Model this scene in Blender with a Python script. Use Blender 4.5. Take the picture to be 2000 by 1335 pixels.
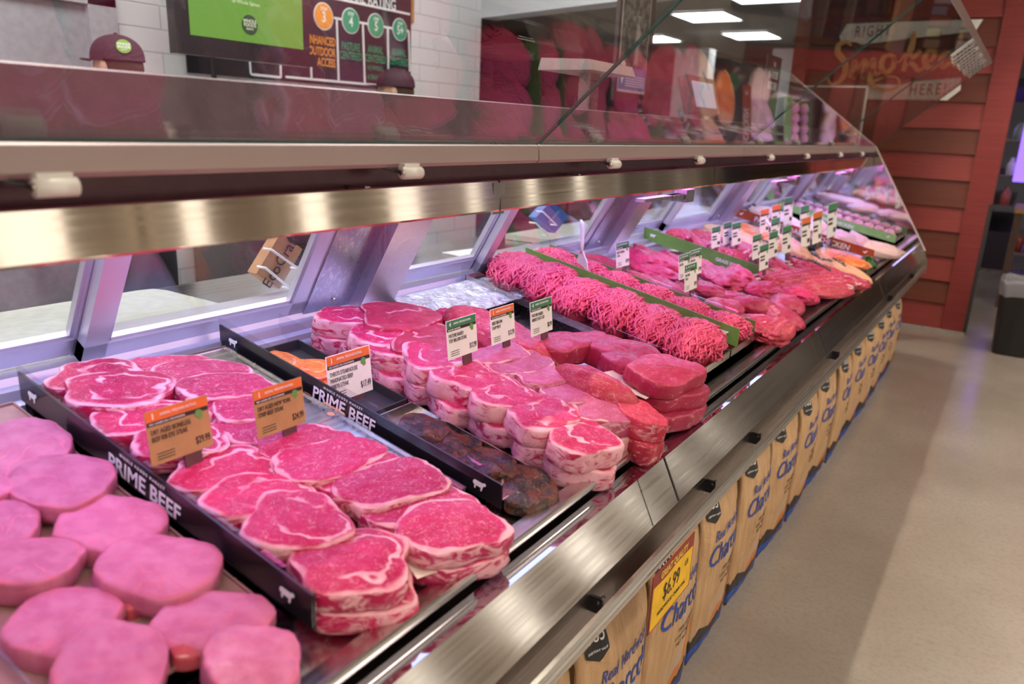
import bpy, math, random
import numpy as np
from mathutils import Vector, Matrix, noise
R_ = random.Random(7)
PI = math.pi
sc = bpy.context.scene
for o in list(bpy.data.objects): bpy.data.objects.remove(o)
C = sc.collection

# ------------------------------------------------------------------ camera
EYE = np.array([0.0, 0.0, 1.45]); F_PX = 1490.0
ROT = np.array([[0.8313649, -0.18416424, 0.52432427],
                [0.55424628, 0.20594796, -0.80647164],
                [0.04053972, 0.96107699, 0.27329025]])
cam = bpy.data.cameras.new('camera'); cam_o = bpy.data.objects.new('camera', cam); C.objects.link(cam_o)
m4 = Matrix([[*ROT[0], EYE[0]], [*ROT[1], EYE[1]], [*ROT[2], EYE[2]], [0, 0, 0, 1]])
cam_o.matrix_world = m4
cam.sensor_width = 36; cam.sensor_fit = 'HORIZONTAL'; cam.lens = F_PX / 2000 * 36
cam.clip_start = 0.02; cam.clip_end = 100
cam.dof.use_dof = True; cam.dof.focus_distance = 1.75; cam.dof.aperture_fstop = 3.2
sc.camera = cam_o
sc.view_settings.view_transform = 'Standard'; sc.view_settings.look = 'None'
sc.view_settings.gamma = 1; sc.view_settings.use_curve_mapping = False
sc.view_settings.exposure = 0.0
w = bpy.data.worlds.new('world'); sc.world = w; w.use_nodes = True
w.node_tree.nodes['Background'].inputs[0].default_value = (0.75, 0.68, 0.62, 1)
w.node_tree.nodes['Background'].inputs[1].default_value = 0.24

END = 5.66                       # far end of the case
CEIL = 3.0
STORE = 14.5                      # ceiling panel radiance
STORE_COL = (1.0, 0.88, 0.74)

def area(name, loc, rot, sx, sy, power, col):
    l = bpy.data.lights.new(name, 'AREA'); l.shape = 'RECTANGLE'; l.size = sx; l.size_y = sy
    l.energy = power; l.color = col
    o = bpy.data.objects.new(name, l); C.objects.link(o); o.location = loc; o.rotation_euler = rot
    return o
# LED strips under the canopy, one pair per case module
for k in range(4):
    yc = 0.71 + k * 1.415
    area('case_lamp_pink', (-0.925, yc, 1.290), (0, math.radians(-12), 0), 0.05, 1.33, 1.9, (1.0, 0.16, 0.62))
    area('case_lamp_violet', (-1.115, yc, 1.293), (0, 0, 0), 0.30, 1.33, 5.0, (0.42, 0.50, 1.0))

# track spots over the service side: the case keeps their light off the floor strip along the charcoal bags
for y in (.9, 2.4, 3.9, 5.4):
    l = bpy.data.lights.new('track_spot', 'SPOT'); l.energy = 120; l.color = STORE_COL; l.spot_size = math.radians(92); l.spot_blend = .3; l.shadow_soft_size = .03
    o = bpy.data.objects.new('track_spot', l); C.objects.link(o); o.location = (-1.47, y, CEIL - .05); o.rotation_euler = (0, math.radians(-50), 0)

# ------------------------------------------------------------------ helpers
def tag(o, label=None, cat=None, group=None, kind=None):
    if label: o['label'] = label
    if cat: o['category'] = cat
    if group: o['group'] = group
    if kind: o['kind'] = kind
    return o
def empty(name, loc=(0, 0, 0), rot=(0, 0, 0), label=None, cat=None, group=None):
    o = bpy.data.objects.new(name, None); C.objects.link(o); o.location = loc; o.rotation_euler = rot
    o.empty_display_size = 0.05
    return tag(o, label, cat, group)
def ray(px, py):
    v = ROT @ np.array([px - 1000, -(py - 667.5), -F_PX]); return v / np.linalg.norm(v)
DECK0, SLOPE = 0.80, 0.20
def deck_z(x): return DECK0 + SLOPE * (-0.62 - x)
def at(px, py, h):               # the point of the sloping deck (raised by h) seen at a pixel of the photograph
    r = ray(px, py); t = (deck_z(0) + h - EYE[2]) / (r[2] + SLOPE * r[0])
    return Vector(EYE + r * t)
def on(axis, val, px, py):
    r = ray(px, py); return Vector(EYE + r * ((val - EYE[axis]) / r[axis]))

class MB:
    def __init__(s): s.v = []; s.f = []; s.m = []; s.sm = []; s.att = {}
    def add(s, v, f, m=0, smooth=False):
        b = len(s.v); s.v += [tuple(p) for p in v]
        s.f += [tuple(i + b for i in q) for q in f]; s.m += [m] * len(f); s.sm += [smooth] * len(f); return s
    def box(s, x0, x1, y0, y1, z0, z1, m=0):
        v = [(x, y, z) for x in (x0, x1) for y in (y0, y1) for z in (z0, z1)]
        return s.add(v, [(0, 1, 3, 2), (4, 6, 7, 5), (0, 4, 5, 1), (2, 3, 7, 6), (0, 2, 6, 4), (1, 5, 7, 3)], m)
    def obox(s, c, ax, ay, az, hx, hy, hz, m=0):   # oriented box
        c = Vector(c); v = [c + ax * (a * hx) + ay * (b * hy) + az * (d * hz) for a in (-1, 1) for b in (-1, 1) for d in (-1, 1)]
        return s.add(v, [(0, 1, 3, 2), (4, 6, 7, 5), (0, 4, 5, 1), (2, 3, 7, 6), (0, 2, 6, 4), (1, 5, 7, 3)], m)
    def prism(s, prof, y0, y1, m=0, smooth=False):  # profile in x,z extruded along y
        n = len(prof); v = [(x, y0, z) for x, z in prof] + [(x, y1, z) for x, z in prof]
        f = [(i, (i + 1) % n, n + (i + 1) % n, n + i) for i in range(n)]
        s.add(v, f, m, smooth); b = len(s.v) - 2 * n
        s.f += [tuple(b + i for i in range(n))[::-1], tuple(b + n + i for i in range(n))]; s.m += [m, m]; s.sm += [False, False]
        return s
    def poly(s, pts, o, ax, ay, an, t, m=0):        # flat outline extruded by t along an
        o = Vector(o); n = len(pts); v = [o + ax * a + ay * b for a, b in pts] + [o + ax * a + ay * b + an * t for a, b in pts]
        s.add(v, [tuple(range(n))[::-1], tuple(range(n, 2 * n))] + [(i, (i + 1) % n, n + (i + 1) % n, n + i) for i in range(n)], m); return s
    def tube(s, pts, r, seg=8, m=0, close=False):
        pts = [Vector(p) for p in pts]; n = len(pts); rr = r if isinstance(r, (list, tuple)) else [r] * n
        v = []; up0 = Vector((0.13, 0.21, 1)).normalized()
        for i, p in enumerate(pts):
            d = (pts[(i + 1) % n] - pts[i - 1]) if close else (pts[min(i + 1, n - 1)] - pts[max(i - 1, 0)])
            d.normalize(); a = d.cross(up0 if abs(d.dot(up0)) < .95 else Vector((1, 0, 0))).normalized(); b = d.cross(a)
            for k in range(seg):
                t = 2 * PI * k / seg; v.append(p + a * (rr[i] * math.cos(t)) + b * (rr[i] * math.sin(t)))
        f = []
        for i in range(n if close else n - 1):
            j = (i + 1) % n
            for k in range(seg): f.append((i * seg + k, i * seg + (k + 1) % seg, j * seg + (k + 1) % seg, j * seg + k))
        if not close: f += [tuple(range(seg))[::-1], tuple(range((n - 1) * seg, n * seg))]
        return s.add(v, f, m, True)
    def ball(s, c, rx, ry, rz, nu=16, nv=10, m=0, dn=0, fr=3):
        v = []; f = []
        for i in range(nv + 1):
            p = PI * i / nv
            for k in range(nu):
                t = 2 * PI * k / nu; q = Vector((math.sin(p) * math.cos(t), math.sin(p) * math.sin(t), math.cos(p)))
                e = 1 + (dn * noise.noise(q * fr + Vector(c) * 9) if dn else 0)
                v.append((c[0] + q.x * rx * e, c[1] + q.y * ry * e, c[2] + q.z * rz * e))
        for i in range(nv):
            for k in range(nu): f.append((i * nu + k, (i + 1) * nu + k, (i + 1) * nu + (k + 1) % nu, i * nu + (k + 1) % nu))
        return s.add(v, f, m, True)
    def build(s, name, mats, parent=None, loc=None, rot=None, mat4=None):
        me = bpy.data.meshes.new(name); me.from_pydata(s.v, [], s.f)
        for mm in (mats if isinstance(mats, (list, tuple)) else [mats]): me.materials.append(mm)
        me.polygons.foreach_set('material_index', s.m); me.polygons.foreach_set('use_smooth', s.sm); me.update()
        o = bpy.data.objects.new(name, me); C.objects.link(o)
        if parent: o.parent = parent
        if mat4 is not None: o.matrix_world = mat4 if not parent else o.matrix_world
        if loc is not None: o.location = loc
        if rot is not None: o.rotation_euler = rot
        return o
X, Y, Z = Vector((1, 0, 0)), Vector((0, 1, 0)), Vector((0, 0, 1))

# ------------------------------------------------------------------ materials
MATS = {}
class N:
    """tiny node-graph helper"""
    def __init__(s, name):
        s.mat = bpy.data.materials.new(name); s.mat.use_nodes = True; s.t = s.mat.node_tree
        s.b = s.t.nodes['Principled BSDF']; s.out = s.t.nodes['Material Output']
    def n(s, typ, **kw):
        x = s.t.nodes.new(typ)
        for k, v in kw.items(): setattr(x, k, v)
        return x
    def l(s, a, b): s.t.links.new(a, b)
    def val(s, sock, v):
        if hasattr(v, 'links') or isinstance(v, bpy.types.NodeSocket): s.l(v, sock)
        else: sock.default_value = v
    def math(s, op, a, b=0.0, c=None, clamp=False):
        x = s.n('ShaderNodeMath', operation=op, use_clamp=clamp); s.val(x.inputs[0], a); s.val(x.inputs[1], b)
        if c is not None: s.val(x.inputs[2], c)
        return x.outputs[0]
    def vmath(s, op, a, b=(0, 0, 0)):
        x = s.n('ShaderNodeVectorMath', operation=op); s.val(x.inputs[0], a)
        if op == 'SCALE': s.val(x.inputs['Scale'], b)
        else: s.val(x.inputs[1], b)
        return x.outputs['Value'] if op in ('LENGTH', 'DISTANCE', 'DOT_PRODUCT') else x.outputs[0]
    def noise(s, vec, scale=5, detail=3, rough=.5, dist=0):
        x = s.n('ShaderNodeTexNoise'); x.inputs['Scale'].default_value = scale; x.inputs['Detail'].default_value = detail
        x.inputs['Roughness'].default_value = rough; x.inputs['Distortion'].default_value = dist
        if vec is not None: s.l(vec, x.inputs['Vector'])
        return x.outputs['Fac']
    def smooth(s, v, a, b, lo=0.0, hi=1.0):
        x = s.n('ShaderNodeMapRange', interpolation_type='SMOOTHSTEP'); s.val(x.inputs[0], v)
        for i, q in enumerate((a, b, lo, hi)): s.val(x.inputs[i + 1], q)
        return x.outputs[0]
    def mix(s, f, a, b, bl='MIX'):
        x = s.n('ShaderNodeMix', data_type='RGBA', blend_type=bl); s.val(x.inputs[0], f)
        s.val(x.inputs[6], a if not isinstance(a, tuple) else (*a[:3], 1)); s.val(x.inputs[7], b if not isinstance(b, tuple) else (*b[:3], 1))
        return x.outputs[2]
    def coord(s, k='Object'): return s.n('ShaderNodeTexCoord').outputs[k]
    def mapping(s, vec, sc_=(1, 1, 1), loc=(0, 0, 0)):
        x = s.n('ShaderNodeMapping'); s.l(vec, x.inputs[0]); x.inputs['Scale'].default_value = sc_; x.inputs['Location'].default_value = loc
        return x.outputs[0]
    def bump(s, h, st=.2, d=.01):
        x = s.n('ShaderNodeBump'); x.inputs['Strength'].default_value = st; x.inputs['Distance'].default_value = d; s.l(h, x.inputs['Height'])
        s.l(x.outputs[0], s.b.inputs['Normal']); return x.outputs[0]
    def set(s, **kw):
        al = dict(col='Base Color', rough='Roughness', metal='Metallic', spec='Specular IOR Level', coat='Coat Weight', crough='Coat Roughness',
                  sss='Subsurface Weight', alpha='Alpha', emis='Emission Color', es='Emission Strength', trans='Transmission Weight')
        for k, v in kw.items():
            if isinstance(v, tuple) and len(v) == 3: v = (*v, 1)
            s.val(s.b.inputs[al[k]], v)
        return s
def srgb(r, g, b): return tuple(((c / 255 + .055) / 1.055) ** 2.4 if c > 10 else c / 255 / 12.92 for c in (r, g, b))
def plain(name, col, rough=.5, metal=0, nz=.08, scale=30, **kw):
    if name in MATS: return MATS[name]
    g = N(name); co = g.coord(); f = g.noise(co, scale, 3)
    c = g.mix(g.smooth(f, .3, .7), tuple(x * (1 - nz) for x in col), tuple(min(1, x * (1 + nz)) for x in col))
    g.set(col=c, rough=rough, metal=metal, **kw); MATS[name] = g.mat; return g.mat
def emit(name, col, st):
    if name in MATS: return MATS[name]
    g = N(name); g.set(col=(0.02, .02, .02), emis=col, es=st); MATS[name] = g.mat; return g.mat
def steel(name, col=(.60, .57, .53), rough=.22, along='y', amt=.04, blot=.10):
    g = N(name); co = g.coord()
    s_ = {'y': (160, 1.5, 160), 'x': (1.5, 160, 160), 'z': (160, 160, 1.5)}[along]
    n1 = g.noise(g.mapping(co, s_), 1.0, 2); n2 = g.noise(co, 2.2, 3)
    g.set(col=g.mix(n2, tuple(c * (1 - blot) for c in col), tuple(min(1, c * (1 + blot)) for c in col)), metal=1.0,
          rough=g.smooth(n1, .2, .8, rough * .75, rough * 1.3))
    g.bump(n1, amt, .002); return g.mat
M_STEEL = steel('brushed_steel')
M_FACE = steel('brushed_steel_face', (.66, .61, .55), .13, 'y', .04)
M_STRIP = steel('polished_strip', (.60, .52, .43), .07, 'y', .02)
M_DARKST = steel('dark_steel', (.30, .27, .26), .3, 'y', .04)
M_MIRROR = steel('mirror_steel', (.78, .76, .80), .05, 'y', .0, .02)
M_LEDGE = steel('ledge_steel', (.50, .47, .54), .05, 'y', .0, .04)
M_POST = steel('post_steel', (.40, .39, .44), .32, 'z', .02, .04)
M_POLPOST = steel('polished_post', (.66, .56, .62), .42, 'z', .0, .03)
M_ALU = plain('anodised_frame', (.62, .60, .66), .35, .55, .04, 8)
M_CHROME = plain('chrome', (.60, .56, .50), .24, .92, .02, 3)
M_BLACK = plain('black_plastic', (.012, .011, .013), .35)
M_BLACKPAN = plain('black_pan', (.03, .028, .032), .4)
M_RUBBER = plain('rubber', (.02, .02, .02), .7)
M_WHITE = plain('white_plastic', (.80, .80, .80), .4, 0, .03)
M_CREAM = plain('ivory_plastic', (.74, .70, .64), .4, 0, .03)
M_PAPER = plain('white_card', (.82, .82, .80), .6, 0, .02)
M_INK = plain('dark_ink', (.03, .022, .03), .6)
M_MAROON = plain('maroon_ink', (.035, .014, .022), .6)
M_WINK = plain('white_ink', (.80, .80, .80), .6, 0, .02)
def glass(name, tint=(.90, .93, .91), r0=.045):
    g = N(name); g.t.nodes.remove(g.b)
    lw = g.n('ShaderNodeLayerWeight'); lw.inputs[0].default_value = .5
    rf = g.math('MULTIPLY_ADD', g.math('POWER', lw.outputs['Facing'], 5.0), 1 - r0, r0)
    tr = g.n('ShaderNodeBsdfTransparent'); tr.inputs[0].default_value = (*tint, 1)
    gl = g.n('ShaderNodeBsdfGlossy'); gl.inputs['Roughness'].default_value = .01
    mx = g.n('ShaderNodeMixShader'); g.l(rf, mx.inputs[0]); g.l(tr.outputs[0], mx.inputs[1]); g.l(gl.outputs[0], mx.inputs[2])
    g.l(mx.outputs[0], g.out.inputs[0]); return g.mat
M_GLASS = glass('raised_glass', (.90, .915, .91), .055)
M_WGLASS = glass('door_glass', (.93, .93, .95), .04)
M_ACRYL = glass('clear_acrylic', (.95, .94, .97), .04)
M_GEDGE = plain('glass_edge', (.025, .055, .05), .12)

def meat_mat(name, meat, meat2, fat, rim=(.80, .94), eye=None, marb=.5, band=.06, side_fat=.5, rough=.42, wedge=0.0, streak=None, sss=.0):
    """cut meat: the 'uvn' attribute holds the normalised place on the cut face (x, y) and 1 on the face, 0 on the side (z)"""
    g = N(name)
    at_ = g.n('ShaderNodeAttribute'); at_.attribute_name = 'uvn'; uv = at_.outputs['Vector']
    oi = g.n('ShaderNodeObjectInfo'); rnd = oi.outputs['Random']
    off = g.n('ShaderNodeCombineXYZ'); g.l(g.math('MULTIPLY', rnd, 37.0), off.inputs[0]); g.l(g.math('MULTIPLY', rnd, 91.0), off.inputs[1])
    sep = g.n('ShaderNodeSeparateXYZ'); g.l(uv, sep.inputs[0])
    flat = g.n('ShaderNodeCombineXYZ'); g.l(sep.outputs[0], flat.inputs[0]); g.l(sep.outputs[1], flat.inputs[1])
    p = g.vmath('ADD', flat.outputs[0], off.outputs[0])
    nt = g.n('ShaderNodeTexNoise'); nt.inputs['Scale'].default_value = 1.6; nt.inputs['Detail'].default_value = 2; g.l(p, nt.inputs['Vector'])
    d = g.vmath('SCALE', g.vmath('SUBTRACT', nt.outputs['Color'], (.5, .5, .5)), 1.0)
    q = g.vmath('ADD', flat.outputs[0], d)
    rr = g.vmath('LENGTH', flat.outputs[0])
    lown = g.noise(p, 1.3, 2)
    rimv = g.smooth(g.math('ADD', rr, g.math('MULTIPLY', g.math('SUBTRACT', lown, .5), .55)), rim[0], rim[1])
    f = rimv
    if eye:
        for (cx, cy, ax, ay) in eye:
            e = g.vmath('LENGTH', g.vmath('MULTIPLY', g.vmath('SUBTRACT', q, (cx, cy, 0)), (1 / ax, 1 / ay, 0)))
            e = g.math('ABSOLUTE', g.math('SUBTRACT', e, 1.0))
            wd = g.math('MULTIPLY_ADD', g.noise(p, 2.7, 2), band * 4.2, -band * 1.0)
            bd = g.smooth(g.math('SUBTRACT', e, wd), -.03, .06, 1, 0)
            pm = g.smooth(g.noise(g.vmath('ADD', p, (4, 21, 0)), 1.15, 1), .36, .54)
            f = g.math('MAXIMUM', f, g.math('MULTIPLY', bd, pm))
    if wedge:
        nw = g.noise(g.vmath('ADD', p, (5, 3, 0)), 1.7, 3, .55, .6)
        f = g.math('MAXIMUM', f, g.smooth(nw, .70 - wedge, .76 - wedge))
    if marb:
        n1 = g.noise(g.vmath('ADD', p, (11, 7, 0)), 4.5, 3, .6, 1.4)
        ln = g.smooth(g.math('ABSOLUTE', g.math('SUBTRACT', n1, .5)), .004, .028, 1, 0)
        mk = g.smooth(g.noise(g.vmath('ADD', p, (2, 17, 0)), 5.0, 3), .45, .62)
        f = g.math('MAXIMUM', f, g.math('MULTIPLY', g.math('MULTIPLY', ln, mk), marb))
        n3 = g.noise(g.mapping(p, (1, 1.7, 1)), 17, 2, .6, .5)
        f = g.math('MAXIMUM', f, g.math('MULTIPLY', g.smooth(n3, .60, .68), marb * .75))
    co = g.coord()
    so = g.vmath('ADD', co, off.outputs[0])
    ns = g.noise(g.mapping(so, (26, 26, 55)), 1.0, 4, .6, 1.2)
    sf = g.smooth(ns, .60 - side_fat * .3, .78 - side_fat * .3)
    topm = g.smooth(sep.outputs[2], .45, .75)
    ft = g.math('ADD', g.math('MULTIPLY', f, topm), g.math('MULTIPLY', sf, g.math('SUBTRACT', 1.0, topm)))
    base = g.mix(g.smooth(g.noise(p, 2.2, 3), .35, .68), meat, meat2)
    fib = g.noise(g.mapping(so, (500, 160, 300)), 1.0, 2, .6)
    base = g.mix(g.smooth(fib, .3, .75, 0, .22), base, tuple(min(1, c * 1.3 + .004) for c in meat))
    hv = g.n('ShaderNodeHueSaturation'); g.l(base, hv.inputs['Color']); g.l(g.math('MULTIPLY_ADD', rnd, .24, .88), hv.inputs['Value'])
    fatc = g.mix(g.smooth(g.noise(so, 40, 3), .35, .7), fat, tuple(a * .72 + b * .28 for a, b in zip(fat, meat)))
    col = g.mix(g.math('MINIMUM', ft, 1.0), hv.outputs[0], fatc)
    g.set(col=col, rough=g.smooth(g.noise(co, 90, 2), .3, .7, rough * .75, rough * 1.3), spec=.28, coat=.05, crough=.2, sss=sss)
    if sss: g.b.inputs['Subsurface Radius'].default_value = (.010, .004, .003); g.b.inputs['Subsurface Scale'].default_value = .5
    hh = g.math('ADD', g.noise(co, 120, 4, .6), g.math('MULTIPLY', ft, .35))
    g.bump(hh, .35, .0022)
    MATS[name] = g.mat; return g.mat
FAT = (.80, .42, .46)
BEEF, BEEF2 = (.50, .014, .085), (.40, .010, .065)
M_RIBEYE = meat_mat('ribeye_meat', BEEF, BEEF2, FAT, (.86, .98), [(.22, -.06, .60, .62)], .55, .055, .5, wedge=.02)
M_STRIPMEAT = meat_mat('strip_meat', (.42, .014, .085), (.48, .020, .105), FAT, (.90, .97), None, .75, .05, .65, wedge=.0)
M_RIBTHICK = meat_mat('thick_rib_meat', (.48, .014, .085), (.40, .010, .065), (.78, .42, .46), (.86, .98), [(.15, .0, .62, .58)], .5, .07, .85, wedge=.05)
M_PALESTRIP = meat_mat('pale_strip_meat', (.42, .065, .15), (.48, .10, .20), (.78, .46, .44), (.92, .98), None, .55, .05, .6, wedge=.0)
M_PORK = meat_mat('pork_meat', (.44, .105, .200), (.53, .165, .27), (.62, .15, .24), (.88, 1.04), [(-.55, -.45, .5, .42), (.7, -.3, .5, .6)], .22, .030, .25, .42, wedge=.0)
M_PORKCAP = meat_mat('pork_cap', (.50, .06, .09), (.55, .09, .12), (.80, .48, .46), (.96, 1.1), None, .2, .02, .35)
M_SIRLOIN = meat_mat('sirloin_meat', (.33, .014, .042), (.42, .024, .065), (.72, .30, .36), (.92, .985), [(-.1, .75, 1.0, .75)], .25, .022, .2)
M_FILET = meat_mat('lean_beef', (.34, .014, .048), (.42, .030, .085), (.72, .36, .36), (1.3, 1.6), None, .30, .03, .12)
M_ROAST = meat_mat('roast_beef', (.46, .035, .065), (.36, .016, .045), (.74, .34, .36), (1.3, 1.6), None, .75, .03, .35, wedge=.01)
M_STEW = meat_mat('red_cut', (.50, .012, .085), (.38, .008, .055), (.72, .30, .36), (1.3, 1.6), None, .7, .03, .18)
M_LAMB = meat_mat('lamb_meat', (.48, .022, .075), (.38, .016, .05), (.80, .46, .48), (1.2, 1.5), None, .6, .03, .6, wedge=.07)
M_CHICK = meat_mat('chicken_skin', (.60, .40, .38), (.66, .47, .44), (.62, .22, .24), (1.4, 1.7), None, .15, .02, .1, .4)
M_TAN = meat_mat('breaded_chicken', (.56, .30, .16), (.62, .38, .22), (.42, .15, .07), (1.4, 1.7), None, .3, .02, .2, .45)
M_ORANGE = meat_mat('marinated_orange', (.72, .14, .02), (.78, .24, .05), (.82, .45, .25), (.90, 1.0), [(.1, 0, .6, .55)], .5, .04, .4, .3)
M_SAUSAGE = meat_mat('sausage_meat', (.52, .24, .30), (.60, .32, .38), (.75, .50, .52), (1.4, 1.7), None, .5, .02, .4, .35)
def dark_marinade():
    g = N('dark_marinade'); co = g.coord(); n1 = g.noise(co, 34, 4, .6, .8); n2 = g.noise(g.mapping(co, (1, 1, 1), (3, 3, 3)), 22, 3)
    c = g.mix(g.smooth(n1, .42, .6), (.012, .004, .003), (.12, .028, .010)); c = g.mix(g.smooth(n2, .63, .70), c, (.42, .14, .025))  # orange flecks: bits of marinade, and glints of the glaze put into colour
    g.set(col=c, rough=.3, coat=.2, crough=.12); g.bump(g.noise(co, 150, 3, .6), .9, .006); return g.mat
M_DARKMAR = dark_marinade()
def mince_mat():
    g = N('minced_beef'); co = g.coord()
    n = g.noise(co, 130, 2); c = g.mix(g.smooth(n, .35, .7), (.58, .026, .10), (.72, .09, .18)); c = g.mix(g.smooth(g.noise(co, 260, 2), .66, .74, 0, .7), c, (.85, .55, .52))
    g.set(col=c, rough=.4, coat=.08); g.bump(g.noise(co, 400, 2), .3, .001); return g.mat
M_MINCE = mince_mat()
M_MINCE_SHADE = plain('mince_gap_shade', (.30, .008, .030), .6)  # core darker than the strands: shade of the gaps put into colour

def brushed_floor():
    g = N('polished_concrete'); co = g.coord(); n1 = g.noise(co, 1.1, 4, .6); n2 = g.noise(co, 55, 4, .7); n3 = g.noise(co, 240, 2)
    c = g.mix(g.smooth(n1, .3, .7), (.27, .225, .185), (.335, .29, .245))
    c = g.mix(g.smooth(n2, .42, .70, 0, .35), c, (.20, .16, .125)); c = g.mix(g.smooth(n3, .66, .74, 0, .5), c, (.46, .42, .37))
    g.set(col=c, rough=g.smooth(n1, .3, .7, .17, .27), spec=.5); g.bump(n3, .05, .001); return g.mat
M_FLOOR = brushed_floor()
def brick_mat():
    g = N('white_painted_brick'); co = g.coord(); mp = g.n('ShaderNodeMapping'); g.l(co, mp.inputs[0]); mp.inputs['Rotation'].default_value = (0, math.radians(90), math.radians(90))
    # wall runs in y,z -> texture x=y, y=z
    sep = g.n('ShaderNodeSeparateXYZ'); g.l(co, sep.inputs[0]); cb = g.n('ShaderNodeCombineXYZ'); g.l(sep.outputs[1], cb.inputs[0]); g.l(sep.outputs[2], cb.inputs[1])
    b = g.n('ShaderNodeTexBrick'); g.l(cb.outputs[0], b.inputs['Vector']); b.inputs['Scale'].default_value = 1
    b.inputs['Brick Width'].default_value = .40; b.inputs['Row Height'].default_value = .10; b.inputs['Mortar Size'].default_value = .004; b.inputs['Mortar Smooth'].default_value = .6
    b.inputs['Color1'].default_value = (.82, .82, .83, 1); b.inputs['Color2'].default_value = (.79, .79, .81, 1); b.inputs['Mortar'].default_value = (.52, .52, .55, 1)
    g.set(col=b.outputs['Color'], rough=.35); g.bump(g.math('SUBTRACT', 1.0, b.outputs['Fac']), .4, .006); return g.mat
M_BRICK = brick_mat()
def board_mat(name, col):
    g = N(name); co = g.coord(); n = g.noise(g.mapping(co, (2, 2, 60)), 1.5, 3); n2 = g.noise(co, 60, 3)
    c = g.mix(g.smooth(n, .3, .7), tuple(c * .88 for c in col), tuple(c * 1.1 for c in col)); c = g.mix(g.smooth(n2, .4, .7, 0, .12), c, tuple(c * .7 for c in col))
    g.set(col=c, rough=.55); g.bump(n, .15, .002); return g.mat
M_RED = board_mat('red_board', (.27, .038, .030)); M_BROWN = board_mat('brown_board', (.145, .030, .013)); M_TRIM = board_mat('red_trim', (.24, .028, .025))
M_KRAFT = None
def kraft():
    g = N('kraft_paper'); co = g.coord(); oi = g.n('ShaderNodeObjectInfo'); off = g.n('ShaderNodeCombineXYZ'); g.l(g.math('MULTIPLY', oi.outputs['Random'], 9.0), off.inputs[0])
    p = g.vmath('ADD', co, off.outputs[0]); n = g.noise(g.mapping(p, (60, 60, 6)), 1.0, 3); n2 = g.noise(p, 9, 4, .6, .8)
    g.set(col=g.mix(g.smooth(n, .3, .7), (.40, .245, .125), (.48, .31, .17)), rough=.5, spec=.35); g.bump(g.math('ADD', g.math('MULTIPLY', n2, 1.0), g.math('MULTIPLY', n, .08)), .55, .02); return g.mat
M_KRAFT = kraft()
M_DKRAFT = plain('thread_brown', (.10, .05, .02), .8)

# lettering -------------------------------------------------------------
_tc = {}
def text_geo(s, size=1.0, align='CENTER', shear=0.0, bold=0.0, spacing=1.0):
    key = (s, align, shear, bold, spacing)
    if key not in _tc:
        c = bpy.data.curves.new('lettering', 'FONT'); c.body = s; c.size = 1; c.align_x = align; c.align_y = 'CENTER'; c.shear = shear; c.offset = bold
        c.space_character = spacing; c.resolution_u = 3; c.extrude = 0.004
        o = bpy.data.objects.new('lettering', c); C.objects.link(o); dg = bpy.context.evaluated_depsgraph_get(); dg.update()
        me = bpy.data.meshes.new_from_object(o.evaluated_get(dg))
        _tc[key] = ([tuple(v.co) for v in me.vertices], [tuple(p.vertices) for p in me.polygons])
        bpy.data.objects.remove(o); bpy.data.curves.remove(c); bpy.data.meshes.remove(me)
    v, f = _tc[key]; return [(a * size, b * size, d * size) for a, b, d in v], f
def letters(mb, s, o, ax, ay, an, size, m=0, align='CENTER', shear=0.0, bold=0.0, spacing=1.0, sx=1.0, warp=None, lift=.0006):
    v, f = text_geo(s, size, align, shear, bold, spacing); o = Vector(o)
    out = []
    for a, b, d in v:
        p = o + ax * (a * sx) + ay * b + an * (lift + (0.0003 if d > 0 else -0.0001))
        if warp: p = warp(p)
        out.append(p)
    mb.add(out, f, m)
    return mb
def disc(mb, o, ax, ay, an, r, t, m=0, n=28):
    return mb.poly([(r * math.cos(2 * PI * k / n), r * math.sin(2 * PI * k / n)) for k in range(n)], o, ax, ay, an, t, m)

# ================================================================== SETTING
def struct(name, mb, mats):
    o = mb.build(name, mats); o['kind'] = 'structure'; return o
struct('floor', MB().box(-12, 7, -6, 18, -.1, 0), M_FLOOR)
struct('ceiling', MB().box(-12, 7, -6, 18, CEIL + .01, CEIL + .1), plain('ceiling_tile', (.46, .44, .44), .8, 0, .05, 6))
WX = -3.4
m = MB(); m.box(WX - .15, WX, -6, .62, 0, CEIL + .01); m.box(WX - .15, WX, 1.90, 4.66, 0, CEIL + .01); m.box(WX - .15, WX, .62, 1.90, 1.90, CEIL + .01)
struct('wall_left', m, M_BRICK)
m = MB(); m.box(WX - .05, WX + .03, 1.86, 1.98, 0, 1.95); m.box(WX - .05, WX + .03, .56, .68, 0, 1.95); m.box(WX - .05, WX + .03, .56, 1.98, 1.86, 1.95)
struct('trim_1', m, plain('grey_door_frame', (.46, .46, .50), .4))
m = MB(); m.box(WX - .04, WX - .005, .68, 1.86, 0, 1.86)
d_ = struct('door_1', m, plain('grey_door', (.33, .34, .38), .45)); 
mm_ = MB().box(WX - .005, WX + .04, .74, .78, 1.0, 1.04).box(WX + .02, WX + .04, .74, .88, 1.01, 1.03); mm_.build('door_handle', M_STEEL, d_)
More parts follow.
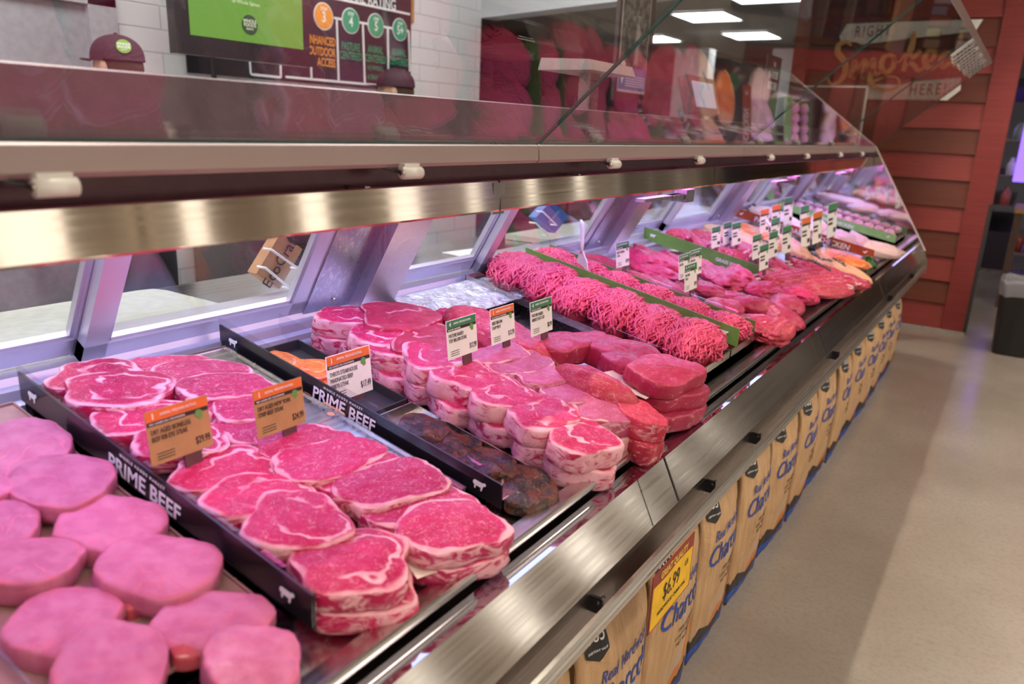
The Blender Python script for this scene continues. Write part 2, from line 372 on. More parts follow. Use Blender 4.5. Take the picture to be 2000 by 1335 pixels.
# bulkhead over the opening into the preparation room
m = MB(); a_, b_ = Vector((-3.42, 4.66, 0)), Vector((-1.6, 4.12, 0)); dr = (b_ - a_).normalized(); nr = Vector((-dr.y, dr.x, 0))
m.obox((a_ + b_) / 2 + nr * .08 + Vector((0, 0, (2.16 + CEIL + .01) / 2)), dr, nr, Z, (b_ - a_).length / 2, .08, (CEIL + .01 - 2.16) / 2)
struct('wall_bulkhead', m, plain('white_paint', (.66, .67, .70), .5, 0, .02, 3))
struct('wall_back', MB().box(-12, 7, 17.0, 17.2, 0, CEIL + .01), plain('far_wall_grey', (.30, .28, .30), .7))
struct('wall_prep_side', MB().box(-12.1, -12, -6, 17, 0, CEIL + .01), plain('far_wall_grey', (.30, .28, .30), .7))
struct('wall_right', MB().box(7, 7.1, -6, 17, 0, CEIL + .01), plain('store_wall', (.45, .36, .28), .7))
struct('wall_front', MB().box(-12, 7, -6.1, -6, 0, CEIL + .01), plain('store_wall', (.45, .36, .28), .7))

# red boarded end wall ----------------------------------------------------
WY = 6.87
m = MB(); m.box(-1.80, -.20, WY + .03, WY + .22, 0, CEIL + .01, 2)
zs = [0.02, .221, .401, .595, .787, .976, 1.179, 1.375, 1.558, 1.751, 1.955, 2.14, 2.342, 2.54, 2.74, 2.94]
for i in range(len(zs) - 1):
    z0, z1 = zs[i], zs[i + 1]
    v = [(x, y, z) for x in (-1.70, -.36) for (y, z) in ((WY - .004, z0), (WY + .018, z1 + .01), (WY + .03, z1 + .01), (WY + .03, z0))]
    f = [(0, 1, 5, 4), (3, 0, 4, 7), (1, 2, 6, 5), (0, 3, 2, 1), (4, 5, 6, 7)]
    m.add(v, f, i % 2)
struct('wall_red', m, [M_RED, M_BROWN, M_TRIM])
m = MB().box(-.37, -.20, WY - .012, WY + .03, 0, CEIL + .01)
struct('trim_2', m, M_TRIM)
struct('trim_3', MB().box(-1.81, -1.70, WY - .012, WY + .03, 0, CEIL + .01), plain('light_red_trim', (.30, .07, .05), .5))
struct('trim_4', MB().box(-.215, -.195, WY - .016, WY + .24, 0, 1.02), plain('black_guard', (.03, .028, .03), .5))
struct('baseboard_red', MB().box(-1.70, -.20, WY - .03, WY - .004, 0, .018), plain('grey_kerb', (.35, .32, .29), .6))

# "Right / Smoked / Here!" wall sign --------------------------------------
sg = empty('wall_sign', (-.95, WY, 1.8), label='painted wooden sign reading Right Smoked Here on the red boarded wall', cat='sign')
def local(parent, mb, name, mats):
    o = mb.build(name, mats, parent); o.matrix_parent_inverse = Matrix.Translation(-Vector(parent.location)); return o
def sgpt(px, py): p = on(1, WY - .03, px, py); return (p.x, p.z)
sgn = Vector((0, -1, 0))
def outline(pts): return [sgpt(*p) for p in pts]
M_SWHITE = plain('sign_white', (.80, .78, .72), .6); M_STAN = plain('sign_tan', (.72, .38, .12), .6); M_SRED = plain('sign_red_ink', (.28, .05, .03), .6)
m = MB(); m.poly(outline([(1640, 72), (1655, 47), (1700, 45), (1920, 38), (1905, 62), (1790, 74), (1683, 87), (1672, 82), (1643, 84)]), (0, WY - .03, 0), X, Z, sgn, .012)
local(sg, m, 'upper_banner', M_SWHITE)
m = MB(); m.poly(outline([(1693, 165), (1760, 166), (1782, 160), (1878, 152), (1876, 176), (1850, 196), (1693, 194)]), (0, WY - .03, 0), X, Z, sgn, .012)
local(sg, m, 'lower_banner', M_SWHITE)
m = MB(); p = sgpt(1705, 62); letters(m, 'RIGHT', (p[0], WY - .042, p[1]), Vector((1, 0, .035)).normalized(), Z, sgn, .115, spacing=1.35, sx=.62, bold=.01)
p = sgpt(1812, 176); letters(m, 'HERE!', (p[0], WY - .042, p[1]), Vector((1, 0, .035)).normalized(), Z, sgn, .115, spacing=1.35, sx=.66, bold=.01)
local(sg, m, 'banner_lettering', M_SRED)
# brush script "Smoked" drawn stroke by stroke
def stroke(mb, pts, w0, sub=7):
    P_ = [Vector((*sgpt(a, b), w)) for a, b, w in pts]; out = []
    n = len(P_)
    for i in range(n - 1):
        p0, p1, p2, p3 = P_[max(i - 1, 0)], P_[i], P_[i + 1], P_[min(i + 2, n - 1)]
        for k in range(sub):
            t = k / sub; out.append(.5 * ((2 * p1) + (p2 - p0) * t + (2 * p0 - 5 * p1 + 4 * p2 - p3) * t * t + (3 * p1 - p0 - 3 * p2 + p3) * t ** 3))
    out.append(P_[-1]); v = []
    for i, p in enumerate(out):
        d = (out[min(i + 1, len(out) - 1)] - out[max(i - 1, 0)]); dx, dz = d.x, d.y; L = math.hypot(dx, dz) or 1
        wv = p.z * w0; nx, nz = -dz / L * wv, dx / L * wv
        for yy in (WY - .044, WY - .058): v += [(p.x + nx, yy, p.y + nz), (p.x - nx, yy, p.y - nz)]
    f = []
    for i in range(len(out) - 1):
        a = i * 4; f += [(a + 2, a + 3, a + 7, a + 6), (a, a + 4, a + 5, a + 1), (a, a + 2, a + 6, a + 4), (a + 1, a + 5, a + 7, a + 3)]
    f += [(0, 1, 3, 2), (len(v) - 4, len(v) - 2, len(v) - 1, len(v) - 3)]
    mb.add(v, f)
m = MB()
stroke(m, [(1664, 90, 1), (1655, 82, 1.6), (1640, 88, 2.6), (1638, 104, 3), (1650, 120, 3.2), (1652, 142, 3), (1640, 160, 2.2), (1624, 164, 1.2), (1618, 152, .8)], .0075)
stroke(m, [(1660, 152, 1), (1670, 120, 2.2), (1672, 140, 2.6), (1668, 154, 2.2), (1682, 126, 1.2), (1691, 118, 2), (1689, 138, 2.6), (1686, 152, 2.2), (1698, 126, 1.2), (1708, 116, 2.2), (1706, 136, 2.8), (1714, 146, 1.8), (1726, 138, 1)], .0075)
stroke(m, [(1738, 108, 1.6), (1726, 114, 2.4), (1722, 132, 2.8), (1732, 142, 2.2), (1746, 130, 2.4), (1746, 112, 2.2), (1736, 107, 1.4)], .0075)
stroke(m, [(1744, 112, 1), (1756, 122, .9), (1770, 104, 1)], .0075)
stroke(m, [(1788, 62, 1.4), (1782, 90, 2.8), (1773, 118, 2.8), (1765, 140, 2.2)], .0075)
stroke(m, [(1800, 100, 2.2), (1786, 112, 2), (1774, 118, 1.4), (1786, 128, 2.2), (1794, 138, 2), (1806, 132, 1)], .0075)
stroke(m, [(1806, 124, 1), (1822, 116, 1.8), (1826, 102, 2.2), (1815, 100, 2.2), (1807, 114, 2.6), (1811, 130, 2.6), (1824, 133, 1.8), (1838, 124, 1)], .0075)
stroke(m, [(1858, 104, 1.8), (1846, 106, 2.2), (1838, 120, 2.6), (1843, 132, 2.2), (1856, 122, 1.8)], .0075)
stroke(m, [(1880, 66, 1.6), (1872, 96, 2.6), (1864, 120, 2.6), (1868, 130, 2), (1880, 126, 1)], .0075)
stroke(m, [(1706, 136, 2.6), (1700, 156, 2.6), (1712, 172, 2.0), (1738, 176, 1.4), (1757, 166, 1.0), (1752, 152, .8), (1732, 150, .9), (1706, 160, 1.2)], .0075)
local(sg, m, 'script_lettering', M_STAN)
m = MB(); p0 = sgpt(1582, -30); p1 = sgpt(1740, 30)
m.box(p0[0], p1[0], WY - .04, WY - .004, p1[1], p0[1])
sp = local(sg, m, 'picture_panel', plain('sign_brown', (.14, .035, .02), .6))
m = MB(); p = sgpt(1704, 12)
for (a, b) in (((-.075, -.06), (-.05, .07)), ((.05, -.05), (.075, .08)), ((-.075, .07), (.075, .085)), ((-.075, -.07), (.075, -.055)), ((-.3, .0), (-.08, .03))):
    m.box(p[0] + a[0], p[0] + b[0], WY - .05, WY - .035, p[1] + a[1], p[1] + b[1])
local(sg, m, 'smoker_emblem', plain('sign_dark', (.06, .015, .012), .6))

# ceiling lights ----------------------------------------------------------
LM = emit('ceiling_light_diffuser', (*STORE_COL, 1), STORE)
LMC = emit('ceiling_light_cool', (1, .98, .95, 1), STORE)
LF = plain('light_frame', (.6, .6, .6), .5)
def ceiling_light(x, y, sx, sy, label, group=None, mat=None):
    e = empty('ceiling_light', (x, y, CEIL), label=label, cat='ceiling light', group=group)
    m = MB(); m.box(-sx / 2 - .03, sx / 2 + .03, -sy / 2 - .03, -sy / 2, -.02, .005).box(-sx / 2 - .03, sx / 2 + .03, sy / 2, sy / 2 + .03, -.02, .005)
    m.box(-sx / 2 - .03, -sx / 2, -sy / 2, sy / 2, -.02, .005).box(sx / 2, sx / 2 + .03, -sy / 2, sy / 2, -.02, .005); m.build('light_frame', LF, e)
    MB().box(-sx / 2, sx / 2, -sy / 2, sy / 2, -.012, .0).build('diffuser', mat or LM, e); return e
for x, y, l in ((-4.1, 10.9, 'left glowing ceiling panel of the pair seen above the red meats in the glass'), (-4.15, 13.1, 'lower glowing ceiling panel, the farther one of the pair above the counter'),
                (-2.95, 9.5, 'glowing ceiling panel cut by the top of the photo, nearest the red wall'), (-5.9, 13.2, 'small far glowing ceiling panel beside the framed local poster')):
    ceiling_light(x, y, .72, .85, l, mat=LMC)
for x in (.8, 2.6):
    for y in (-3.0, -1.2, .6, 2.4, 4.1, 5.9):
        ceiling_light(x, y, .6, .75, 'square ceiling panel light over the shopping aisle, outside the picture', 'aisle ceiling lights')
for x, y in ((-2.2, -1.0), (-2.2, 1.1), (-2.2, 3.0)):
    ceiling_light(x, y, .9, 1.2, 'ceiling panel light over the service aisle behind the meat case', 'service aisle ceiling lights', LMC)

# unseen glowing cabinets added across the aisle for bright bands in the steel
M_ADDED_GLOW = emit('added_reflection_glow', (1.0, .93, .80, 1), 2.8)
for k, y in enumerate([-2.6 + 1.28 * q for q in range(15)]):
    e = empty('added_lit_cabinet', (3.6, y, 0), label='added glowing cabinet across the aisle for reflections in the steel, outside the picture', cat='added lit cabinet', group='added lit cabinets across the aisle')
    m = MB(); m.box(.0, .7, -.60, .60, 0, .25).box(.0, .7, -.60, .60, 2.0, 2.15).box(.0, .7, -.60, -.55, .25, 2.0).box(.0, .7, .55, .60, .25, 2.0).box(.65, .7, -.55, .55, .25, 2.0)
    m.build('added_cabinet_shell', plain('added_cabinet_grey', (.42, .37, .31), .5), e)
    w_ = (.15, .24, .10)[k % 3]
    MB().box(.30, .32, -w_, w_, .30, 1.95).build('added_glow_panel', M_ADDED_GLOW, e)
    MB().box(.01, .02, -.54, .54, .27, 1.98).build('added_cabinet_door', M_WGLASS, e)

# ================================================================== MEAT CASE
Y0 = -.7
case = empty('meat_display_case', (-.95, 0, 0), label='long stainless steel refrigerated meat display case with raised glass front', cat='display case')
def cp(mb, name, mats, parent=None):
    o = mb.build(name, mats, parent or case)
    if parent is None: o.matrix_parent_inverse = Matrix.Translation((.95, 0, 0))
    return o
def cpp(mb, name, mats, parent): return mb.build(name, mats, parent)
m = MB().prism([(-.80, .10), (-.80, .66), (-.62, .70), (-.62, .785), (-1.36, .933), (-1.6, .933), (-1.6, .10)], Y0, END - .02)
cp(m, 'cabinet_body', M_DARKST)
cp(MB().box(-1.5, -.84, Y0, END - .02, 0, .10), 'kick_base', M_BLACK)
segs = [(Y0, 1.425), (1.428, 2.84), (2.843, 4.25), (4.253, END)]
for a, b in segs:
    fp = cp(MB().prism([(-.5315, .79), (-.489, .702), (-.497, .692), (-.56, .70), (-.56, .775)], a, b, 0), 'front_panel', M_FACE)
    if b < END:
        cpp(MB().prism([(-.5300, .7905), (-.4882, .7035), (-.4892, .7030), (-.531, .79)], b - .004, b - .0005), 'seam', M_INK, fp)
        cpp(MB().prism([(-.5300, .7905), (-.4882, .7035), (-.4892, .7030), (-.531, .79)], b - .135, b - .1345), 'seam', M_DARKST, fp)
    cp(MB().prism([(-.5315, .7905), (-.553, .7896), (-.5535, .7882), (-.5665, .7895), (-.567, .785), (-.56, .775), (-.545, .775)], a, b), 'ledge', M_LEDGE)
    cp(MB().prism([(-.567, .814), (-.5685, .818), (-.5725, .8195), (-.606, .8135), (-.610, .800), (-.62, .797), (-.62, .79), (-.572, .80), (-.567, .808)], a, b), 'nose_trim', M_STEEL)
cp(MB().prism([(-.50, .694), (-.496, .61), (-.52, .60), (-.70, .62), (-.70, .69), (-.56, .70)], Y0, END), 'bumper_recess', M_DARKST)
cp(MB().prism([(-.462, .667), (-.458, .662), (-.4595, .656), (-.4565, .652), (-.458, .645), (-.456, .640), (-.460, .632), (-.468, .632), (-.470, .667)], Y0, END - .02), 'bumper_rail', M_CHROME)
for y in (1.05, 1.62, 1.98, 3.0, 4.35, 5.2):
    cp(MB().box(-.500, -.474, y - .003, y + .003, .645, .676).tube([(-.478, y - .014, .672), (-.484, y, .668), (-.478, y + .014, .672)], .003), 'rail_bracket', M_BLACK)
# well and back sill
cp(MB().prism([(-.61, .797), (-1.36, .947), (-1.36, .933), (-.61, .785)], Y0, END - .01), 'display_deck', M_STEEL)
cp(MB().prism([(-1.425, 1.0), (-1.40, .995), (-1.395, .982), (-1.372, .98), (-1.37, .962), (-1.352, .958), (-1.35, .944), (-1.6, .93), (-1.6, 1.0)], Y0, END - .01), 'back_sill', M_ALU)
# posts and sliding rear doors
DV = Vector((.5, 0, .866)); DN = Vector((.866, 0, -.5)); BOT = Vector((-1.42, 0, .999)); DL = .40
post_spans = [(-.20, .08), (1.22, 1.50), (2.64, 2.92), (4.06, 4.34), (5.48, END - .01)]
for a, b in post_spans:
    c = BOT + DV * (DL / 2) + Y * (a + (b - a) * .27)
    po = cp(MB().obox(c + DN * .012, DV, Y, DN, DL / 2 + .03, (b - a) * .27, .012), 'post', M_POST)
    c = BOT + DV * (DL / 2) + Y * (a + (b - a) * .77)
    po2 = cp(MB().obox(c + DN * .030, DV, Y, DN, DL / 2 + .03, (b - a) * .23, .030), 'post_cover', M_POLPOST)
    for s in (.035, .33):
        cpp(MB().ball(BOT + DV * s + DN * .026 + Y * (a + (b - a) * .3), .006, .006, .006, 10, 6), 'screw', M_CHROME, po)
def door(y0, y1, off):
    fr = MB(); w_ = .020
    def seg(s0, s1, ya, yb, th=.012): fr.obox(BOT + DV * ((s0 + s1) / 2) + Y * ((ya + yb) / 2) + DN * off, DV, Y, DN, (s1 - s0) / 2, (yb - ya) / 2, th)
    seg(.004, .042, y0, y1); seg(DL - .04, DL, y0, y1); seg(.0, DL, y0, y0 + .045); seg(.0, DL, y1 - .045, y1)
    seg(.042, .050, y0 + .04, y1 - .04, .007); seg(.04, DL - .04, y0 + .045, y0 + .052, .007); seg(.04, DL - .04, y1 - .052, y1 - .045, .007)
    f = cp(fr, 'sliding_door', M_ALU)
    cpp(MB().obox(BOT + DV * (DL / 2) + Y * ((y0 + y1) / 2) + DN * off, DV, Y, DN, DL / 2 - .03, (y1 - y0) / 2 - .03, .003), 'door_pane', M_WGLASS, f)
for i, (y0, ym, y1) in enumerate(((.08, .69, 1.22), (1.50, 1.93, 2.64), (2.92, 3.42, 4.06), (4.34, 4.86, 5.48))):
    door(y0, ym + .04, -.018); door(ym, y1, .008)
# canopy
M_BAR = plain('champagne_rail', (.37, .28, .26), .50, .35, .03, 4)
for a, b in segs:
    cp(MB().prism([(-.880, 1.409), (-.878, 1.380), (-.884, 1.374), (-.93, 1.374), (-.93, 1.41), (-.886, 1.412)], max(a, Y0), b - .001), 'canopy_rail', M_BAR)
cp(MB().prism([(-.93, 1.398), (-.93, 1.408), (-1.40, 1.408), (-1.40, 1.398)], Y0, END - .01), 'top_shelf', plain('shelf_grey', (.30, .25, .25), .45, .3))
cp(MB().prism([(-1.045, 1.408), (-1.05, 1.497), (-1.056, 1.500), (-1.066, 1.497), (-1.066, 1.408)], Y0, END - .25), 'riser', plain('mauve_riser', (.13, .08, .095), .45, .2))
cp(MB().prism([(-.93, 1.400), (-.93, 1.335), (-.95, 1.30), (-1.30, 1.30), (-1.30, 1.400)], Y0, END - .012), 'lamp_housing', [plain('housing_plum', (.09, .045, .05), .3, .6)])
for a, b in ((Y0, 1.281), (1.287, 2.553), (2.557, 4.0), (4.004, END - .012)):
    cp(MB().prism([(-.886, 1.343), (-.8815, 1.341), (-.8765, 1.285), (-.878, 1.2815), (-.883, 1.283), (-.889, 1.339)], a, b), 'reflector_strip', M_STRIP)
cp(MB().box(-.884, -.879, 1.262, 1.302, 1.276, 1.338), 'joint_plate', M_MIRROR)
for y in np.arange(.2, 5.6, .71):
    cp(MB().box(-.945, -.886, y, y + .012, 1.325, 1.345), 'strip_arm', M_DARKST)
for px, py in ((105, 366), (800, 330), (1197, 317), (1365, 311), (1504, 306), (1575, 303), (1640, 301), (1683, 299)):
    p = on(0, -.872, px, py)
    k_ = cp(MB().tube([(-.868, p.y - .022, 1.3655), (-.868, p.y + .022, 1.3655)], .0105, 16).box(-.880, -.866, p.y - .019, p.y + .019, 1.368, 1.381), 'glass_clamp', M_CREAM)
    cpp(MB().tube([(-.868, p.y - .024, 1.3655), (-.868, p.y - .0215, 1.3655)], .0055, 12), 'hinge_pin', M_CHROME, k_)
    cpp(MB().tube([(-.872, p.y - .02, 1.366), (-.90, p.y - .06, 1.378), (-.93, p.y - .10, 1.382)], .003, 8), 'stay_rod', M_BLACK, k_)
for y in (2.05, 3.42, 4.75):                 # LED end brackets peeping out below the strip
    cp(MB().box(-.93, -.90, y, y + .34, 1.252, 1.262).box(-.935, -.893, y + .30, y + .37, 1.235, 1.275).box(-.932, -.898, y + .20, y + .30, 1.245, 1.262), 'lamp_bracket', M_POST)
# raised glass panes
GA = math.radians(42.7); GD = Vector((math.cos(GA), 0, math.sin(GA))); GN = Vector((-math.sin(GA), 0, math.cos(GA)))
GB = Vector((-.882, 0, 1.414)); GL = .757
for i, (a, b) in enumerate(((0.0, 1.423), (1.429, 2.838), (2.844, 4.249), (4.255, 5.655))):
    m = MB(); n0 = len(m.f)
    m.obox(GB + GD * (GL / 2) + Y * ((a + b) / 2), GD, Y, GN, GL / 2, (b - a) / 2, .003)
    m.m = [1, 1, 1, 1, 0, 0]
    # obox faces: -d +d | -y +y | -n +n
    gp = cp(m, 'raised_glass_pane', [M_GLASS, M_GEDGE])
    hr = MB(); e_ = GB + GD * GL
    hr.obox(e_ + Y * ((a + b) / 2) + GN * .0, GD, Y, GN, .012, (b - a) / 2, .008)
    cpp(hr, 'handle_rail', M_BAR, gp)
M_TICKET = plain('ticket_white', (.36, .33, .31), .5)
tk = MB(); tki = MB()
for i in range(11):
    y = 4.35 + i * .118; s = GL - .065 - .008 * (i % 3)
    c = GB + GD * s + Y * y - GN * .010
    tk.obox(c, GD, Y, GN, .055, .045, .0008)
    for q in range(4): tki.obox(c - GN * .0012 + GD * (-.03 + q * .018), GD, Y, GN, .003, .034 - .006 * (q % 3), .0002)
o = cp(tk, 'ticket_strip', M_TICKET); cpp(tki, 'ticket_print', M_INK, o)
# mirror end panel
m = MB().poly([(-.882, 1.405), (-.483, .768), (-.486, .70), (-.60, .68), (-1.45, .84), (-1.45, 1.405)], (0, END, 0), X, Z, Y, .012)
cp(m, 'end_panel', M_MIRROR)
cp(MB().obox((-.681, END + .002, 1.088), Vector((.53, 0, -.848)), Y, Vector((.848, 0, .53)), .378, .010, .003), 'end_panel_edge', plain('cream_edge', (.62, .55, .47), .4))
cp(MB().poly([(-.483, .768), (-.455, .70), (-.455, .63), (-.50, .60), (-.60, .62), (-.60, .70), (-.53, .76)], (0, END - .015, 0), X, Z, Y, .03), 'end_cap', M_STEEL)

# ================================================================== MEAT
DNV = Vector((SLOPE, 0, 1)).normalized()
def set_uvn(me, vals):
    a = me.attributes.new('uvn', 'FLOAT_VECTOR', 'POINT'); a.data.foreach_set('vector', [c for v in vals for c in v])
def cut_mesh(name, a, b, t, mat, seed, shape='rib', dome=.12, nr=9, ns=44, lump=.0):
    """a cut of meat: half length a, half width b, thickness t; cut face upward, centre of the base at the origin"""
    r0 = random.Random(seed); ph = [r0.uniform(0, 6.28) for _ in range(6)]
    def rad(th):
        if shape == 'rib': k = 1 + .06 * math.cos(2 * th + ph[0]) + .07 * math.cos(3 * th + ph[1]) + .045 * math.cos(5 * th + ph[2]) - .10 * max(0, math.cos(th - 2.7 - .3 * math.sin(ph[3]))) ** 5; e = 2.6
        elif shape == 'strip': k = 1 + .05 * math.cos(3 * th + ph[1]) + .03 * math.cos(5 * th + ph[2]) - .16 * max(0, math.cos(th - .5)) ** 4 + .08 * max(0, math.cos(th - 2.6)) ** 3; e = 3.1
        elif shape == 'chop': k = 1 + .05 * math.cos(2 * th + ph[0]) + .04 * math.cos(4 * th + ph[2]) - .15 * max(0, math.cos(th + 2.3)) ** 6 - .10 * max(0, math.cos(th + .7)) ** 8; e = 2.3
        elif shape == 'block': k = 1 + .06 * math.cos(3 * th + ph[1]) + .04 * math.cos(4 * th + ph[3]) + .02 * math.cos(7 * th + ph[2]); e = 3.0
        else: k = 1 + .05 * math.cos(2 * th + ph[0]) + .05 * math.cos(3 * th + ph[1]); e = 2.1
        c, s = abs(math.cos(th)), abs(math.sin(th)); return k / (c ** e + s ** e) ** (1 / e)
    v = []; uv = []; f = []
    wob = [1 + .06 * noise.noise(Vector((math.cos(2 * PI * k / ns) * 3.5, math.sin(2 * PI * k / ns) * 3.5, seed * 1.7))) + .03 * noise.noise(Vector((math.cos(2 * PI * k / ns) * 9, math.sin(2 * PI * k / ns) * 9, seed))) for k in range(ns)]
    def topz(x, y, r):
        n_ = noise.noise(Vector((x * 14 + seed, y * 14, seed * .37))) * .0045 + noise.noise(Vector((x * 45, y * 45 + seed, 1))) * .0018
        n_ += lump * noise.noise(Vector((x * 30 + seed, y * 30, 4)))
        return t * (1 - dome * r * r) + n_
    v.append((0, 0, topz(0, 0, 0))); uv.append((0, 0, 1))
    rads = [.12, .28, .44, .58, .70, .80, .88, .94, .985]
    nr = len(rads)
    for rr in rads:
        for k in range(ns):
            th = 2 * PI * k / ns; q = rad(th) * rr * (1 + (wob[k] - 1) * rr); x, y = a * q * math.cos(th), b * q * math.sin(th)
            v.append((x, y, topz(x, y, rr) - (.0012 if rr > .95 else 0))); uv.append((rr * math.cos(th), rr * math.sin(th), 1))
    for j, (s, zz) in enumerate(((1.005, .90), (1.015, .68), (1.03, .40), (1.01, .12), (.96, 0))):
        for k in range(ns):
            th = 2 * PI * k / ns; q = rad(th) * s * wob[k] * (1 + .045 * noise.noise(Vector((math.cos(th) * 4, math.sin(th) * 4, zz * 5 + seed))) * (zz < .85))
            v.append((a * q * math.cos(th), b * q * math.sin(th), t * zz * (1 - dome * .8))); uv.append((math.cos(th), math.sin(th), 0))
    for k in range(ns): f.append((0, 1 + k, 1 + (k + 1) % ns))
    rows = nr + 5
    for i in range(rows - 1):
        for k in range(ns):
            p = 1 + i * ns; f.append((p + k, p + ns + k, p + ns + (k + 1) % ns, p + (k + 1) % ns))
    f.append(tuple(1 + (rows - 1) * ns + k for k in range(ns))[::-1])
    x0, x1, y0, y1 = min(p[0] for p in v), max(p[0] for p in v), min(p[1] for p in v), max(p[1] for p in v)
    v = [((p[0] - (x0 + x1) / 2) * 2 * a / (x1 - x0), (p[1] - (y0 + y1) / 2) * 2 * b / (y1 - y0), p[2]) for p in v]
    me = bpy.data.meshes.new(name); me.from_pydata(v, [], f); me.materials.append(mat)
    me.polygons.foreach_set('use_smooth', [True] * len(f)); set_uvn(me, uv); me.update(); return me
def lump_mesh(name, a, b, h, mat, seed, taper=.0, fold=.12, nu=44, nv=32, ridges=0, flat=.0):
    """a rounded piece lying on its side; base at z=0"""
    v = []; uv = []; f = []
    for i in range(nv + 1):
        p = PI * i / nv; px = math.cos(p)
        for k in range(nu):
            th = 2 * PI * k / nu; q = Vector((px, math.sin(p) * math.cos(th), math.sin(p) * math.sin(th)))
            e = 1 + fold * noise.noise(q * 1.7 + Vector((seed, 0, seed * .7))) + fold * .7 * noise.noise(Vector((q.x * 1.2, q.y * 6, q.z * 6 + seed)))
            e += (.14 + fold * .7) * (abs(noise.noise(Vector((q.x * 2.6 + seed, q.y * 5, q.z * 5)))) - .25) + .035 * noise.noise(q * 9 + Vector((seed, 1, 1)))
            if ridges: e += .13 * (abs(math.sin(q.x * ridges * PI / 1.6)) - .5) * max(0, q.z + .5)
            tp = 1 - taper * (q.x * .5 + .5)
            x = a * q.x * (1 + .06 * (e - 1)); y = b * q.y * e * tp; z = h * .5 * (1 + q.z * e * tp) if q.z > 0 else h * .5 * (1 + q.z)
            if flat and z > h * flat: z = h * flat + (z - h * flat) * .35
            y += b * .10 * math.sin(q.x * 2 + seed)
            v.append((x, y, z)); uv.append((q.x * 1.2, q.y * .9 + q.z * .5, 1))
    for i in range(nv):
        for k in range(nu): f.append((i * nu + k, i * nu + (k + 1) % nu, (i + 1) * nu + (k + 1) % nu, (i + 1) * nu + k))
    x0, x1, y0, y1 = min(p[0] for p in v), max(p[0] for p in v), min(p[1] for p in v), max(p[1] for p in v)
    v = [((p[0] - (x0 + x1) / 2) * 2 * a / (x1 - x0), (p[1] - (y0 + y1) / 2) * 2 * b / (y1 - y0), p[2]) for p in v]
    me = bpy.data.meshes.new(name); me.from_pydata(v, [], f); me.materials.append(mat)
    me.polygons.foreach_set('use_smooth', [True] * len(f)); set_uvn(me, uv); me.update(); return me
def place_obj(me, name, c, axis, label, cat, group, tilt=0.0, roll=0.0):
    """c: base centre on the deck slope; axis: direction of the long side"""
    u = Vector(axis); u -= DNV * u.dot(DNV); u.normalize(); v = DNV.cross(u)
    o = bpy.data.objects.new(name, me); C.objects.link(o)
    m = Matrix((u, v, DNV)).transposed().to_4x4(); m.translation = c
    if tilt or roll: m = m @ Matrix.Rotation(tilt, 4, 'Y') @ Matrix.Rotation(roll, 4, 'X')
    o.matrix_world = m
    return tag(o, label, cat, group)
SEED = [10]
def piece(kind, L, Rt, yT, yB, h, t, label, group, name, cat, mat, style='cut', dome=.10, lower=None, tilt=0.0, roll=0.0, scale_w=1.0, ylim=None, **kw):
    """L, Rt: the two ends of the long side; yT, yB: far and near edge above the middle; h: height of the top over the deck"""
    SEED[0] += 1
    A, B = at(*L, h), at(*Rt, h); cx = (L[0] + Rt[0]) / 2
    ym = (yT + yB) / 2; hy = math.sqrt(max(((yB - yT) / 2) ** 2 - ((L[1] - Rt[1]) / 2) ** 2 * .8, ((yB - yT) * .3) ** 2))
    T, Bm = at(cx, ym - hy, h), at(cx, ym + hy, h)
    u = (B - A); a = u.length / 2; u.normalize(); v = DNV.cross(u)
    b = abs((T - Bm).dot(v)) / 2 * scale_w
    c = (T + Bm) / 2; c = c + u * ((A + B) / 2 - c).dot(u)
    base = c - DNV * (t / DNV.z if False else t)
    a *= 1.03; b *= 1.05
    if style == 'cut': me = cut_mesh(name, a, b, t, mat, SEED[0], kind, dome, **kw)
    else: me = lump_mesh(name, a, b, t, mat, SEED[0], **kw)
    if ylim:
        q = [(Matrix((u, v, DNV)).transposed() @ vt.co).y + base.y for vt in me.vertices]
        if ylim[0] is not None and min(q) < ylim[0]: base = base + Y * (ylim[0] - min(q))
        if ylim[1] is not None and max(q) > ylim[1]: base = base - Y * (max(q) - ylim[1])
    base = base + DNV * (.0028 * ((SEED[0] * 7) % 5 - 2))
    o = place_obj(me, name, base, u, label, cat, group, tilt, roll)
    if lower:
        n_, dx, dy, llab = lower
        for j in range(n_):
            SEED[0] += 1; rr = random.Random(SEED[0])
            me2 = cut_mesh(name, a * rr.uniform(.93, 1.02), b * rr.uniform(.96, 1.05), t, mat, SEED[0], kind, .06) if style == 'cut' else lump_mesh(name, a * .97, b, t, mat, SEED[0], **kw)
            o2 = place_obj(me2, name, base - DNV * (t * .93 * (j + 1)) + Vector((dx * (j + 1) + rr.uniform(-.004, .004), dy * (j + 1) + rr.uniform(-.004, .004), 0)), u, llab if n_ == 1 else llab.replace('lower', ('middle', 'bottom')[j] if n_ == 2 else 'lower'), cat, group)
    return o
ORD = ['rearmost', 'second', 'third', 'fourth', 'fifth', 'sixth', 'seventh', 'eighth', 'ninth', 'tenth', 'eleventh', 'twelfth']
def nth(i, n, where):
    if i == 0: return 'rearmost of ' + where
    if i == n - 1: return 'frontmost of ' + where
    return ORD[i] + ' from back in ' + where

